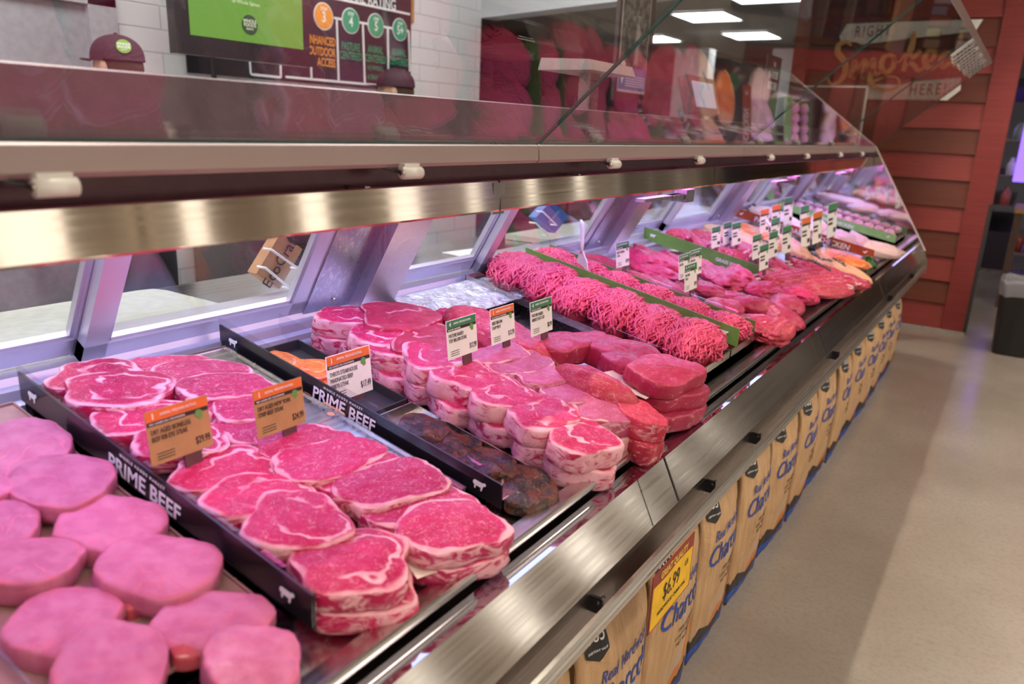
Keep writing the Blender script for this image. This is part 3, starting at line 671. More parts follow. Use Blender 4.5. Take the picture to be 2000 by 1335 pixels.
# pans under the meat -------------------------------------------------------
def pan(name, x0, x1, y0, y1, hh, mat, label, rim=.012, cat='tray', paper=None):
    """a shallow pan lying on the deck: its floor is hh above the deck"""
    def P_(x, y, k): return Vector((x, y, deck_z(x) + k))
    m = MB()
    def slab(xa, xb, ya, yb, k0, k1):
        m.add([P_(xa, ya, k0), P_(xa, yb, k0), P_(xb, ya, k0), P_(xb, yb, k0), P_(xa, ya, k1), P_(xa, yb, k1), P_(xb, ya, k1), P_(xb, yb, k1)],
              [(0, 1, 3, 2), (4, 6, 7, 5), (0, 4, 5, 1), (2, 3, 7, 6), (0, 2, 6, 4), (1, 5, 7, 3)])
    slab(x0, x1, y0, y1, .0005, hh)
    for q in ((x0, x0 + .003, y0, y1), (x1 - .003, x1, y0, y1), (x0, x1, y0, y0 + .003), (x0, x1, y1 - .003, y1)): slab(*q, .0005, hh + rim)
    o = m.build(name, mat); tag(o, label, cat)
    return o
pan('steel_pan', -1.34, -.70, -.55, .545, .026, plain('paper_lined', (.36, .19, .18), .6), 'paper lined pan holding the pork chops at the left edge of the case', .004)
pan('steel_pan', -1.34, -.70, .562, .955, .034, M_STEEL, 'steel pan holding the prime beef between the two black dividers', .004)
pan('black_pan', -1.30, -.975, .985, 1.118, .012, M_BLACKPAN, 'rear black pan holding the orange marinated rib eye steaks', .020)
pan('black_pan', -.965, -.645, .985, 1.118, .012, M_STEEL, 'front pan holding the dark glazed steaks beside the clear divider', .018)
pan('mince_pan', -1.38, -.622, 1.845, 2.108, .032, M_STEEL, 'front left steel pan of coarse minced beef nearest the tags', .020)
pan('mince_pan', -1.38, -.622, 2.114, 2.345, .032, M_STEEL, 'middle steel pan of minced beef between green strips', .020)

# dividers --------------------------------------------------------------------
def strip_quad(mb, y, th, xb, xf, k0b, k1b, k0f, k1f, m=0):
    v = [(xb, y, deck_z(xb) + k0b), (xf, y, deck_z(xf) + k0f), (xf, y, deck_z(xf) + k1f), (xb, y, deck_z(xb) + k1b)]
    v = v + [(a, b + th, c) for a, b, c in v]
    return mb.add(v, [(0, 1, 2, 3), (7, 6, 5, 4), (0, 4, 5, 1), (1, 5, 6, 2), (2, 6, 7, 3), (3, 7, 4, 0)], m)
STRD = Vector((1, 0, -SLOPE)).normalized(); STRU = Vector((SLOPE, 0, 1)).normalized()
def cow(mb, o, ax, ay, an, s, m=0):
    mb.poly([(-1, .35), (-.8, .55), (.55, .55), (.75, .75), (1.05, .6), (1.0, .3), (.75, .25), (.65, -.1), (.6, -.6), (.4, -.6), (.38, -.15), (-.4, -.15), (-.45, -.6), (-.65, -.6), (-.7, -.1), (-.95, .0)], Vector(o) + ax * 0, ax * s, ay * s, an, .0006, m)
def divider(y, xb, xf, top, label, mat, words, name, wmat, hgt=.045, clear=.018, small=None, tx=0.0, size=.026, icon='cow'):
    e = empty(name, (xf, y, deck_z(xf)), label=label, cat='divider')
    inv = Matrix.Translation(-Vector(e.location))
    def ad(mb, nm, mt): o = mb.build(nm, mt, e); o.matrix_parent_inverse = inv; return o
    ad(strip_quad(MB(), y, .004, xb, xf, top - hgt, top, top - hgt, top), 'sign_strip', mat)
    if clear: ad(strip_quad(MB(), y - .0015, .007, xb, xf, top - hgt - .02 if top > .065 else .001, top + clear, top - hgt - .02 if top > .065 else .001, top + clear), 'acrylic_sleeve', M_ACRYL)
    xm = (xb + xf) / 2 + tx; an = Vector((0, -1, 0)); yy = y - .0022
    for s, nm in ((words, 'lettering'),):
        if s:
            m = MB(); letters(m, s, (xm, yy, deck_z(xm) + top - hgt * .60), STRD, STRU, an, size, bold=.02)
            if small: letters(m, small, (xm, yy, deck_z(xm) + top - hgt * .13), STRD, STRU, an, size * .21, spacing=1.4)
            ad(m, nm, wmat)
    for xx, sgn_ in ((xb + .045, 1), (xf - .045, -1)):
        m = MB(); ax = STRD
        if icon == 'cow': cow(m, (xx, yy, deck_z(xx) + top - hgt * .5), ax, STRU, an, .013)
        else:
            m.poly([(-.9, .3), (-.4, .1), (.0, .2), (.5, .8), (.9, .7), (.5, .1), (.3, -.4), (-.4, -.4)], (xx, yy, deck_z(xx) + top - hgt * .5), ax * .013, STRU * .013, an, .0006)
        ad(m, 'animal_emblem', wmat)
    return e
divider(.553, -1.33, -.635, .084, 'left black divider strip lettered PRIME BEEF beside the pork chops', M_BLACK, 'PRIME BEEF', 'sign_divider', M_WINK, .05, .010, 'WHOLE FOODS MARKET', size=.036)
divider(.971, -1.375, -.640, .066, 'right black divider strip lettered PRIME BEEF before the marinated steaks', M_BLACK, 'PRIME BEEF', 'sign_divider', M_WINK, .045, .014, 'WHOLE FOODS MARKET', tx=.0, size=.034)
M_GREEN = plain('green_strip', (.13, .26, .05), .5); M_LGREEN = plain('light_green_strip', (.22, .42, .14), .5); M_OSTRIP = plain('orange_strip', (.42, .060, .012), .5)
divider(2.190, -1.385, -.628, .098, 'left green divider strip between the two rows of minced beef', M_GREEN, '', 'sign_divider', M_WINK, .055, .0)
divider(2.350, -1.385, -.628, .092, 'green divider strip between the minced beef and the tied roasts', M_GREEN, 'WHOLE FOODS MARKET', 'sign_divider', M_WINK, .050, .010, size=.012)
divider(3.205, -1.40, -.618, .078, 'green divider strip between the red beef cuts and the lamb', M_GREEN, 'GRASS FED', 'sign_divider', M_WINK, .055, .0, size=.020)
divider(4.470, -1.40, -.618, .085, 'orange divider strip lettered PASTURE ROAMING CHICKEN in the poultry section', M_OSTRIP, 'PASTURE ROAMING CHICKEN', 'sign_divider', M_WINK, .050, .0, size=.040, icon='bird')
divider(5.385, -1.42, -.635, .075, 'light green divider strip lettered ORGANIC CHICKEN near the mirror end', M_LGREEN, 'ORGANIC CHICKEN', 'sign_divider', M_WINK, .050, .0, size=.030, icon='bird')
o = strip_quad(MB(), 1.128, .003, -1.375, -.640, .001, .062, .001, .062).build('clear_divider', M_ACRYL)
tag(o, 'clear acrylic divider between the glazed steaks and the thick rib steaks', 'divider')
o = strip_quad(MB(), 1.838, .003, -1.39, -.622, .001, .078, .001, .080).build('clear_divider', M_ACRYL)
tag(o, 'clear acrylic divider on the near side of the minced beef', 'divider')
o = strip_quad(MB(), 2.358, .003, -1.39, -.640, .001, .095, .001, .095).build('clear_divider', M_ACRYL)
tag(o, 'clear acrylic divider on the far side of the minced beef', 'divider')
o = strip_quad(MB(), .285, .003, -1.30, -.640, .001, .040, .001, .050).build('clear_divider', M_ACRYL)
tag(o, 'clear acrylic divider between the two rows of pork chops', 'divider')

# pork --------------------------------------------------------------------------
H = .066; T_ = .036
PR = [((-30, 850), (168, 870), 793, 920), ((35, 917), (242, 910), 880, 985), ((116, 1004), (335, 1005), 950, 1070), ((192, 1083), (436, 1090), 1036, 1165), ((290, 1200), (541, 1183), 1136, 1258), ((395, 1262), (592, 1272), 1211, 1352)]
for i, (L, r, a, b) in enumerate(PR):
    piece('chop', L, r, a, b, H, T_, 'thick pale pork chop, ' + nth(i, 6, 'row beside black divider'), 'pork chops', 'pork_chop', 'pork chop', M_PORK, dome=.16, ylim=(None, .545))
PL = [((-95, 955), (25, 957), 925, 985), ((-60, 1017), (75, 1015), 965, 1062), ((-62, 1100), (162, 1090), 1044, 1140), ((4, 1205), (241, 1185), 1128, 1270), ((100, 1290), (330, 1278), 1198, 1400)]
for i, (L, r, a, b) in enumerate(PL):
    piece('chop', L, r, a, b, H, T_, 'thick pale pork chop, ' + nth(i, 5, 'row at left photo edge'), 'pork chops', 'pork_chop', 'pork chop', M_PORK, dome=.16, ylim=(None, .545))
for i, (L, r, a, b) in enumerate([((150, 1040), (215, 1058), 1020, 1072), ((232, 1135), (305, 1150), 1118, 1180), ((345, 1225), (420, 1250), 1205, 1290), ((15, 890), (75, 905), 878, 930)]):
    piece('chop', L, r, a, b, H - .012, .03, ('small dark red cap of meat beside the %s pork chop in right row' % ('third', 'fourth', 'fifth', 'rearmost')[i]), 'dark pork end pieces', 'pork_chop', 'pork chop', M_PORKCAP, dome=.2)
# prime beef between the black dividers
H = .078; T_ = .036
RA = [((81, 732), (280, 716), 697, 752), ((121, 765), (346, 762), 722, 800), ((170, 807), (385, 794), 766, 838), ((228, 866), (425, 848), 824, 900), ((294, 914), (530, 899), 866, 958), ((357, 968), (606, 966), 924, 1022), ((424, 1036), (655, 1024), 975, 1092), ((519, 1108), (771, 1074), 1042, 1190)]
for i, (L, r, a, b) in enumerate(RA):
    piece('rib', L, r, a, b, H, T_, 'marbled rib eye steak, ' + nth(i, 8, 'row by left black divider'), 'prime rib eye steaks', 'rib_eye_steak', 'steak', M_RIBEYE, ylim=(.563, None),
          lower=(1, .006, .0, 'lower rib eye steak directly under the frontmost one by the left black divider') if i == 7 else None, roll=.03 * (-1) ** i)
SA = [((246, 718), (430, 706), 684, 722), ((300, 728), (485, 706), 694, 752), ((345, 764), (540, 747), 726, 782), ((385, 786), (552, 768), 745, 806), ((417, 806), (575, 776), 762, 822), ((427, 838), (570, 806), 790, 858), ((500, 874), (690, 842), 818, 888), ((548, 926), (744, 862), 842, 946), ((620, 946), (791, 887), 862, 962), ((662, 976), (858, 914), 888, 1002), ((714, 998), (928, 955), 920, 1028), ((780, 1040), (975, 992), 960, 1084)]
for i, (L, r, a, b) in enumerate(SA):
    piece('strip', L, r, a, b, H, T_, 'marbled strip steak with a fat edge, ' + nth(i, 12, 'row by right black divider'), 'prime strip steaks', 'strip_steak', 'steak', M_STRIPMEAT,
          lower=(1, .004, .0, 'lower strip steak directly under the frontmost one by the right black divider') if i == 11 else None)
def paper(pts, h, label):
    v = [at(x, y, h) + DNV * (.0015 * math.sin(x)) for x, y in pts]
    m = MB().add(v + [p - DNV * .0008 for p in v], [tuple(range(len(v))), tuple(range(len(v), 2 * len(v)))[::-1]] + [(i, i + len(v), (i + 1) % len(v) + len(v), (i + 1) % len(v)) for i in range(len(v))])
    o = m.build('butcher_paper', plain('butcher_paper_pink', (.78, .62, .56), .6)); return tag(o, label, 'paper')
paper([(700, 1010), (775, 1075), (815, 1128), (870, 1110), (968, 1050), (900, 1000)], .040, 'sheet of butcher paper peeking out under the frontmost strip steak')
paper([(1165, 730), (1180, 742), (1262, 778), (1330, 740), (1300, 700)], .085, 'sheet of butcher paper under the frontmost thick sirloin block')

# crumpled foil behind the brisket
g_ = N('crumpled_foil'); g_.set(col=(.72, .74, .74), rough=.25, metal=.8); g_.bump(g_.noise(g_.coord(), 22, 5, .65, 1.2), 1.0, .03)
m = MB(); v = []
for i in range(15):
    for j in range(9):
        x = -1.365 + .17 * j / 8; y = 1.50 + .46 * i / 14; v.append((x, y, deck_z(x) + .040 + .010 * noise.noise(Vector((x * 30, y * 30, 2)))))
f = [(i * 9 + j, i * 9 + j + 1, (i + 1) * 9 + j + 1, (i + 1) * 9 + j) for i in range(14) for j in range(8)]
m.add(v + [(a, b, c - .002) for a, b, c in v], f + [tuple(135 + q for q in p)[::-1] for p in f]); tag(m.build('foil_sheet', g_.mat), 'crumpled silver foil sheet at the back behind the beef brisket', 'foil')

# marinated steaks
for i, (L, r, a, b) in enumerate([((510, 690), (592, 706), 680, 716), ((565, 706), (655, 718), 697, 738), ((600, 738), (668, 752), 715, 772), ((608, 790), (672, 812), 776, 826)]):
    piece('rib', L, r, a, b, .034, .024, ('orange marinated rib eye steak, ' + nth(i, 4, 'the rear black pan')), 'orange marinated steaks', 'marinated_steak', 'steak', M_ORANGE if i < 3 else M_TAN)
for i, (L, r, a, b) in enumerate([((760, 833), (862, 850), 815, 868), ((815, 868), (925, 888), 842, 905), ((868, 918), (985, 935), 885, 950), ((930, 965), (1062, 985), 918, 1008)]):
    piece('rib', L, r, a, b, .038, .028, ('dark glazed peppered steak, ' + nth(i, 4, 'the front pan')), 'dark glazed steaks', 'marinated_steak', 'steak', M_DARKMAR, lump=.006, ylim=(.99, 1.118))

# thick rib steaks behind the clear divider
H = .098; T_ = .046
RE = [((578, 623), (702, 618), 601, 640), ((624, 650), (790, 642), 622, 684), ((699, 684), (801, 668), 640, 712), ((745, 708), (869, 697), 672, 736), ((816, 749), (947, 737), 703, 778), ((882, 793), (1015, 778), 740, 818), ((957, 826), (1100, 806), 779, 860), ((1040, 856), (1172, 842), 814, 898)]
for i, (L, r, a, b) in enumerate(RE):
    piece('rib', L, r, a, b, H, T_, 'thick bone-in-cut rib steak, ' + nth(i, 8, 'upper row behind clear divider'), 'thick rib steaks', 'rib_steak', 'steak', M_RIBTHICK, dome=.05, ylim=(1.128, None),
          lower=(1, .012, -.004, 'lower thick rib steak under the ' + (ORD[i] if i < 7 else 'frontmost') + ' one behind clear divider'))
RF = [((907, 704), (1024, 680), 671, 716), ((961, 722), (1075, 696), 681, 734), ((1009, 735), (1126, 731), 709, 750), ((1063, 768), (1183, 757), 735, 784), ((1113, 800), (1240, 784), 758, 822)]
for i, (L, r, a, b) in enumerate(RF):
    piece('block', L, r, a, b, H, T_, 'thick pale lavender strip steak with fat rim, ' + nth(i, 5, 'its row'), 'thick strip steaks', 'thick_strip_steak', 'steak', M_PALESTRIP, dome=.05,
          lower=(1, .010, .006, 'lower thick strip steak under the ' + (ORD[i] if i < 4 else 'frontmost') + ' pale lavender one'))
piece('block', (1218, 806), (1284, 800), 768, 838, .095, .05, 'dark red boneless steak at the front right of the thick strip steaks', 'thick strip steaks', 'thick_strip_steak', 'steak', M_ROAST, lower=(1, .01, 0, 'lower dark red boneless steak under the front right one'))
# large cuts
piece('rib', (704, 612), (868, 618), 587, 640, .108, .06, 'large dark sirloin steak at the back beside the pink post', 'top sirloin steaks', 'sirloin_steak', 'steak', M_SIRLOIN, lower=(1, 0, 0, 'lower large dark sirloin steak at the back beside the post'))
piece('rib', (775, 640), (905, 668), 618, 695, .105, .06, 'large dark sirloin steak with thin fat line behind the top sirloin tag', 'top sirloin steaks', 'sirloin_steak', 'steak', M_SIRLOIN, lower=(1, 0, 0, 'lower large sirloin steak behind the top sirloin tag'))
for i, (L, r, a, b) in enumerate([((848, 596), (915, 618), 590, 622), ((880, 612), (950, 636), 602, 642), ((930, 640), (975, 660), 622, 662), ((1000, 664), (1078, 676), 654, 684)]):
    piece('x', L, r, a, b, .085, .045, ('folded flap meat strip, ' + nth(i, 4, 'those between sirloin and brisket')), 'flap meat strips', 'flap_meat', 'meat', M_STEW, style='lump', fold=.35, ridges=4)
piece('x', (872, 580), (1080, 672), 572, 676, .120, .10, 'large pale marbled beef brisket flat behind the two white tags', None, 'beef_brisket', 'meat', M_ROAST, style='lump', fold=.10, flat=.75, scale_w=.9)
piece('x', (1088, 690), (1252, 765), 682, 772, .130, .085, 'long dark tapered beef tenderloin roast in the middle of the case', None, 'beef_roast', 'meat', M_ROAST, style='lump', fold=.10, scale_w=.72)
G_ = [((1059, 672), (1148, 655), 640, 686), ((1122, 648), (1192, 645), 638, 660), ((1145, 668), (1226, 660), 642, 690), ((1186, 700), (1256, 698), 682, 722), ((1222, 680), (1294, 680), 655, 700)]
for i, (L, r, a, b) in enumerate(G_):
    piece('block', L, r, a, b, .105, .055, ('lean purple-red sirloin block, ' + nth(i, 6, 'the group before the minced beef')), 'lean sirloin blocks', 'sirloin_block', 'steak', M_FILET, dome=.12, ylim=(None, 1.832))
piece('block', (1253, 730), (1358, 702), 676, 756, .130, .045, 'lean purple-red sirloin block, topmost of the front stack before the minced beef', 'lean sirloin blocks', 'sirloin_block', 'steak', M_FILET, dome=.16, ylim=(None, 1.828), lower=(2, .012, .0, 'lower lean sirloin block in the front stack before the minced beef'))

# minced beef -----------------------------------------------------------------------
def mince_mesh(seed, a, b, h, strands=150):
    rr = random.Random(seed); m = MB()
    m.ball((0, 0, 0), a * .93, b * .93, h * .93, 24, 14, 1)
    for i in range(strands):
        s = (i + rr.random()) / strands * 2 - 1; x0 = a * .97 * s; k = math.sqrt(max(.02, 1 - s * s)); t0 = rr.uniform(.02, .5); t1 = rr.uniform(.65, .98)
        if rr.random() < .5: t0, t1 = -t1 + 1 - .0, 1 - t0
        pts = []; ph = rr.uniform(0, 6.28); am = rr.uniform(.006, .018); lift = rr.uniform(-.001, .008); fr = rr.uniform(4, 11); n_ = 15
        lean = rr.uniform(-.012, .012)
        for j in range(n_):
            t = (t0 + (t1 - t0) * j / (n_ - 1)) * PI; x = x0 + am * math.sin(fr * t + ph) + lean * math.cos(t)
            q = 1 + .02 * math.sin(5 * t + ph * 2)
            y = (b * k * q + lift) * math.cos(t); z = (h * (.35 + .65 * k) * q + lift) * math.sin(t)
            pts.append((x, y, max(z, -h * .1)))
        m.tube(pts, .0031, 6)
    me = bpy.data.meshes.new('minced_beef_mound'); me.from_pydata(m.v, [], m.f); me.materials.append(M_MINCE); me.materials.append(M_MINCE_SHADE); me.polygons.foreach_set('material_index', m.m); me.polygons.foreach_set('use_smooth', [True] * len(m.f)); me.update(); return me
MM = [mince_mesh(s, .085, .160, .056, 230) for s in (3, 8, 13)]
MF = [mince_mesh(s, .066, .068, .046, 170) for s in (21, 34)]
C1 = [-1.305, -1.185, -1.065, -.945, -.825, -.705]
for i, x in enumerate(C1):
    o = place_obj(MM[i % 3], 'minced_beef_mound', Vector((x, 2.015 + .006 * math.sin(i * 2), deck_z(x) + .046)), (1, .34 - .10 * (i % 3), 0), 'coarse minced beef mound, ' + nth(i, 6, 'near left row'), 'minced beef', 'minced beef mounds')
    o.scale = (.92, .96, 1.10 + .12 * (i % 2))
C2 = [-1.315, -1.195, -1.07, -.945, -.82, -.695]
for i, x in enumerate(C2):
    o = place_obj(MF[i % 2], 'minced_beef_mound', Vector((x, 2.272, deck_z(x) + .048)), (1, .45 - .15 * (i % 3), 0), 'fine minced beef mound, ' + nth(i, 6, 'row between green strips'), 'minced beef', 'minced beef mounds')
    o.scale = (1.0, 1.0, 1.08)

# red cuts beyond the mince ------------------------------------------------------------
KC = [
 ('x', (1143, 518), (1228, 528), 500, 536, 'flat round steak at the back behind the tall white tag', M_FILET, .05, .04, 'cut'),
 ('x', (1234, 488), (1316, 492), 468, 515, 'heap of thin sliced bright red beef at the back', M_STEW, .095, .07, 'lump'),
 ('x', (1240, 515), (1336, 530), 500, 540, 'dark folded strips of red beef below the sliced heap', M_STEW, .07, .05, 'lump'),
 ('x', (1308, 503), (1366, 508), 484, 512, 'small red beef piece at the back beside the green strip', M_STEW, .08, .06, 'lump'),
 ('x', (1370, 520), (1432, 522), 498, 545, 'lumpy bright red beef cube heap right of the three tags', M_STEW, .08, .06, 'lump'),
 ('x', (1375, 532), (1466, 548), 514, 555, 'long bright red skirt steak right of the three tags', M_STEW, .08, .05, 'lump'),
 ('x', (1418, 520), (1480, 536), 508, 540, 'rear slender red beef strip leaning on the green strip', M_STEW, .085, .05, 'lump'),
 ('x', (1363, 556), (1424, 562), 544, 570, 'smooth purple tenderloin piece nearest the three tags', M_FILET, .075, .05, 'lump'),
 ('x', (1417, 570), (1466, 570), 556, 583, 'rounded purple tenderloin piece, second in its row', M_FILET, .08, .055, 'lump'),
 ('x', (1450, 584), (1517, 583), 566, 598, 'large rounded purple tenderloin piece, third in its row', M_FILET, .085, .06, 'lump'),
 ('x', (1462, 560), (1532, 558), 541, 577, 'flat red beef piece with pale edge by the green strip', M_STEW, .075, .05, 'lump'),
 ('x', (1507, 572), (1577, 592), 562, 602, 'long dark red beef piece, near one of the front pair', M_FILET, .085, .05, 'lump'),
 ('x', (1528, 560), (1603, 583), 552, 582, 'long red beef piece at the front touching the green strip', M_STEW, .08, .05, 'lump'),
 ('x', (1505, 600), (1572, 610), 583, 620, 'rounded dark red beef piece at the very front edge', M_FILET, .085, .06, 'lump'),
 ('rib', (1237, 545), (1302, 552), 525, 562, 'tied pink sirloin roast with fat line, rear of three', M_LAMB, .075, .05, 'lump'),
 ('rib', (1274, 556), (1322, 562), 540, 578, 'tied pink sirloin roast with fat line, middle of three', M_LAMB, .078, .05, 'lump'),
 ('rib', (1313, 563), (1352, 570), 546, 590, 'tied pink sirloin roast with fat line, behind the near tag', M_LAMB, .080, .05, 'lump'),
 ('rib', (1362, 586), (1437, 612), 574, 616, 'pale marbled beef short rib piece beside the minced beef', M_LAMB, .080, .05, 'lump'),
 ('rib', (1437, 606), (1512, 640), 592, 642, 'pink beef chuck piece with a thick white fat corner', M_LAMB, .085, .06, 'lump'),
 ('rib', (1488, 618), (1553, 642), 610, 656, 'ribbed red beef rib section at the front beside the mince pan', M_ROAST, .080, .06, 'lump'),
 ('rib', (1420, 640), (1520, 668), 632, 682, 'low ragged beef trimmings heap at the front beside the mince pan', M_ROAST, .045, .04, 'lump'),
]
for i, (k, L, r, a, b, lab, mt, h, t, st) in enumerate(KC):
    if st == 'cut': piece('rib', L, r, a, b, h, t, lab, 'red beef cuts', 'beef_cut', 'meat', mt, ylim=(2.37, 3.198))
    else: piece(k, L, r, a, b, h, t, lab, 'red beef cuts', 'beef_cut', 'meat', mt, style='lump', fold=.30 if mt is M_STEW else .16, ridges=3 if 'ribbed' in lab else 0, ylim=(2.37, 3.198))
# lamb and stuffed chicken beyond the green strip
LC = [
 ((1292, 460), (1360, 474), 450, 484, 'pink boneless lamb loin, rearmost by the green strip', M_LAMB, .09, .06),
 ((1312, 448), (1352, 453), 443, 458, 'small pink lamb piece lying behind the rearmost lamb loin', M_LAMB, .10, .06),
 ((1330, 469), (1378, 480), 462, 490, 'pink boneless lamb loin, second from the back', M_LAMB, .085, .06),
 ((1358, 479), (1396, 487), 470, 498, 'pink lamb loin with pale end, third from the back', M_LAMB, .08, .055),
 ((1388, 488), (1420, 494), 478, 502, 'pink lamb loin end beside the first kale clump', M_LAMB, .075, .05),
 ((1440, 478), (1500, 480), 460, 494, 'bright pink lamb leg slice behind the kale clumps', M_LAMB, .09, .06),
 ((1505, 505), (1540, 512), 492, 530, 'pink lamb shoulder piece left of the rib racks', M_LAMB, .085, .06),
 ((1545, 498), (1600, 512), 486, 520, 'small dark lamb piece under the rosemary', M_LAMB, .085, .05),
 ((1620, 518), (1678, 548), 510, 568, 'tied dark red lamb roast at the front right of the racks', M_LAMB, .080, .06),
]
for i, (L, r, a, b, lab, mt, h, t) in enumerate(LC):
    piece('x', L, r, a, b, h, t, lab, 'lamb cuts', 'lamb_cut', 'meat', mt, style='lump', fold=.22, ylim=(3.215, 4.46))
def rack(L, r, yT, yB, h, t, label, nrib=7):
    A, B = at(*L, h), at(*r, h); cx = (L[0] + r[0]) / 2; ym = (yT + yB) / 2; hy = math.sqrt(max(((yB - yT) / 2) ** 2 - ((L[1] - r[1]) / 2) ** 2 * .8, ((yB - yT) * .3) ** 2)); T, Bm = at(cx, ym - hy, h), at(cx, ym + hy, h); u = (B - A); a = u.length / 2; u.normalize(); v = DNV.cross(u)
    b = abs((T - Bm).dot(v)) / 2; c = (T + Bm) / 2 - DNV * t; c = c + u * ((A + B) / 2 - c).dot(u)
    SEED[0] += 1
    me = lump_mesh('rib_rack', a, b, t, M_ROAST, SEED[0], fold=.12, ridges=nrib, nu=34, nv=60)
    o = place_obj(me, 'rib_rack', c, u, label, 'meat', 'rib racks')
    for k in range(nrib):
        s = -.8 + 1.6 * (k + .5) / nrib
        q = MB().tube([(a * s, -b * .55, t * .55), (a * s, -b * .95, t * .50), (a * s + .002, -b * 1.06, t * .42)], [.005, .006, .0045], 8); q.build('rib_bone', plain('bone', (.72, .50, .46), .5), o)
    fc = MB(); fc.ball((a * .15, b * .55, t * .66), a * .66, b * .26, t * .22, 24, 14, 0, .35, 4); fc.build('fat_cap', plain('fat_cap', (.62, .36, .36), .5), o)
    return o
rack((1508, 512), (1645, 566), 500, 578, .085, .065, 'red rib rack topped with rosemary at the front', 8)
rack((1580, 502), (1655, 548), 494, 560, .080, .055, 'second rib rack with a white fat cap behind the first', 6)
rack((1358, 452), (1420, 462), 444, 466, .100, .05, 'small rib rack with upright bones at the back', 5)
def chop(px, py, label, ang):
    c = at(px, py, .05); e = empty('lamb_chop', c, label=label, cat='meat', group='lamb chops among the kale'); m_ = cut_mesh('chop_meat', .040, .030, .02, M_LAMB, px, 'chop', .1)
    e.rotation_euler = (math.radians(50), 0, ang)
    o = bpy.data.objects.new('chop_meat', m_); C.objects.link(o); o.parent = e
    MB().tube([(.035, 0, .010), (.060, .012, .010), (.085, .030, .010)], [.008, .006, .005], 8).build('rib_bone', plain('bone', (.72, .50, .46), .5), e)
for i, (px, py, l) in enumerate(((1425, 500, 'white boned lamb chop left of the middle kale clump'), (1446, 506, 'triangular lamb chop at the front of the kale'), (1470, 492, 'tall white boned lamb chop right of the kale'), (1490, 512, 'pale lamb chop leaning behind the near tag'))):
    chop(px, py, l, .5 + i * .5)
# greenery
def leafy(c, r, col, name, label, cat, n_=60, seed=1):
    rr = random.Random(seed); m = MB()
    for i in range(n_):
        th, ph = rr.uniform(0, 2 * PI), rr.uniform(0, 1.45); d = Vector((math.sin(ph) * math.cos(th), math.sin(ph) * math.sin(th), math.cos(ph)))
        p = Vector(c) + d * r * rr.uniform(.55, 1); s = r * rr.uniform(.25, .42); a = d.cross(Vector((rr.random(), rr.random(), .3))).normalized(); b = d.cross(a)
        pts = []
        for k in range(9):
            t = 2 * PI * k / 9; q = s * (1 + .3 * math.sin(3 * t + i)); pts.append(p + a * q * math.cos(t) + b * q * math.sin(t) + d * (s * .35 * math.sin(4 * t + i)))
        m.add([p - d * s * .3] + pts, [(0, 1 + k, 1 + (k + 1) % 9) for k in range(9)], 0, True)
    o = m.build(name, col); return tag(o, label, cat)
M_KALE = plain('kale_green', (.020, .060, .030), .55, 0, .35, 90); M_PARS = plain('parsley_green', (.035, .13, .025), .55, 0, .3, 90)
for i, (px, py, l) in enumerate(((1405, 484, 'dark kale clump, left of the three beside the lamb chops'), (1433, 486, 'dark kale clump, middle of the three beside the lamb chops'), (1459, 492, 'dark kale clump, right of the three beside the lamb chops'))):
    leafy(at(px, py, .045), .034, M_KALE, 'kale_garnish', l, 'garnish', 70, i)
leafy(at(1692, 520, .02), .050, M_PARS, 'parsley_garnish', 'bright green parsley clump at the front beside the breaded chicken', 'garnish', 130, 5)
leafy(at(1590, 487, .03), .050, M_KALE, 'parsley_garnish', 'dark herb clump behind the breaded chicken', 'garnish', 90, 7)
M_ROSE = plain('rosemary_green', (.085, .13, .085), .6, 0, .25, 90)
def rosemary(pts, h, label, seed):
    rr = random.Random(seed); P_ = [at(x, y, h + .014) + DNV * .004 for x, y in pts]; m = MB(); m.tube(P_, .0016, 6)
    n_ = 60
    for i in range(n_):
        t = i / n_ * (len(P_) - 1); k = min(int(t), len(P_) - 2); p = P_[k].lerp(P_[k + 1], t - k); d = (P_[k + 1] - P_[k]).normalized()
        s = Vector((rr.uniform(-1, 1), rr.uniform(-1, 1), rr.uniform(.0, 1))).normalized(); q = (s + d * .8).normalized() * rr.uniform(.010, .017)
        m.tube([p, p + q * .6, p + q], [.0011, .0013, .0004], 4)
    o = m.build('rosemary_sprig', M_ROSE); return tag(o, label, 'garnish')
rosemary([(1535, 499), (1565, 509), (1595, 514)], .092, 'left rosemary sprig on the near rib rack', 1)
rosemary([(1582, 496), (1604, 508), (1625, 512)], .094, 'middle rosemary sprig across the rib racks', 2)
rosemary([(1588, 514), (1606, 522), (1622, 532)], .088, 'front rosemary sprig lying on the near rib rack', 3)
rosemary([(1625, 506), (1640, 514), (1650, 522)], .088, 'right rosemary sprig on the tied lamb roast', 4)
rosemary([(1482, 466), (1500, 476), (1512, 482)], .09, 'rearmost rosemary sprig beside the breaded chicken', 5)
# chicken
PC = [((1410, 452), (1492, 464), 436, 474, 'pale breaded stuffed chicken breast, nearest the lamb', M_TAN, .10, .06), ((1446, 442), (1514, 452), 432, 458, 'orange breaded stuffed chicken breast at the back', M_ORANGE, .10, .06),
      ((1524, 468), (1580, 480), 456, 492, 'round brown stuffed chicken breast in the middle', M_TAN, .10, .07), ((1490, 462), (1530, 472), 454, 480, 'small brown stuffed chicken breast behind the clear scoop', M_TAN, .09, .05),
      ((1608, 492), (1700, 508), 484, 512, 'orange marinated chicken breast at the front by the orange strip', M_ORANGE, .075, .05), ((1595, 505), (1687, 520), 494, 530, 'plump tan breaded chicken breast at the front beside parsley', M_TAN, .085, .06)]
for i, (L, r, a, b, lab, mt, h, t) in enumerate(PC):
    piece('x', L, r, a, b, h, t, lab, 'stuffed chicken breasts', 'stuffed_chicken_breast', 'chicken', mt, style='lump', fold=.08, ylim=(3.3, 4.462))
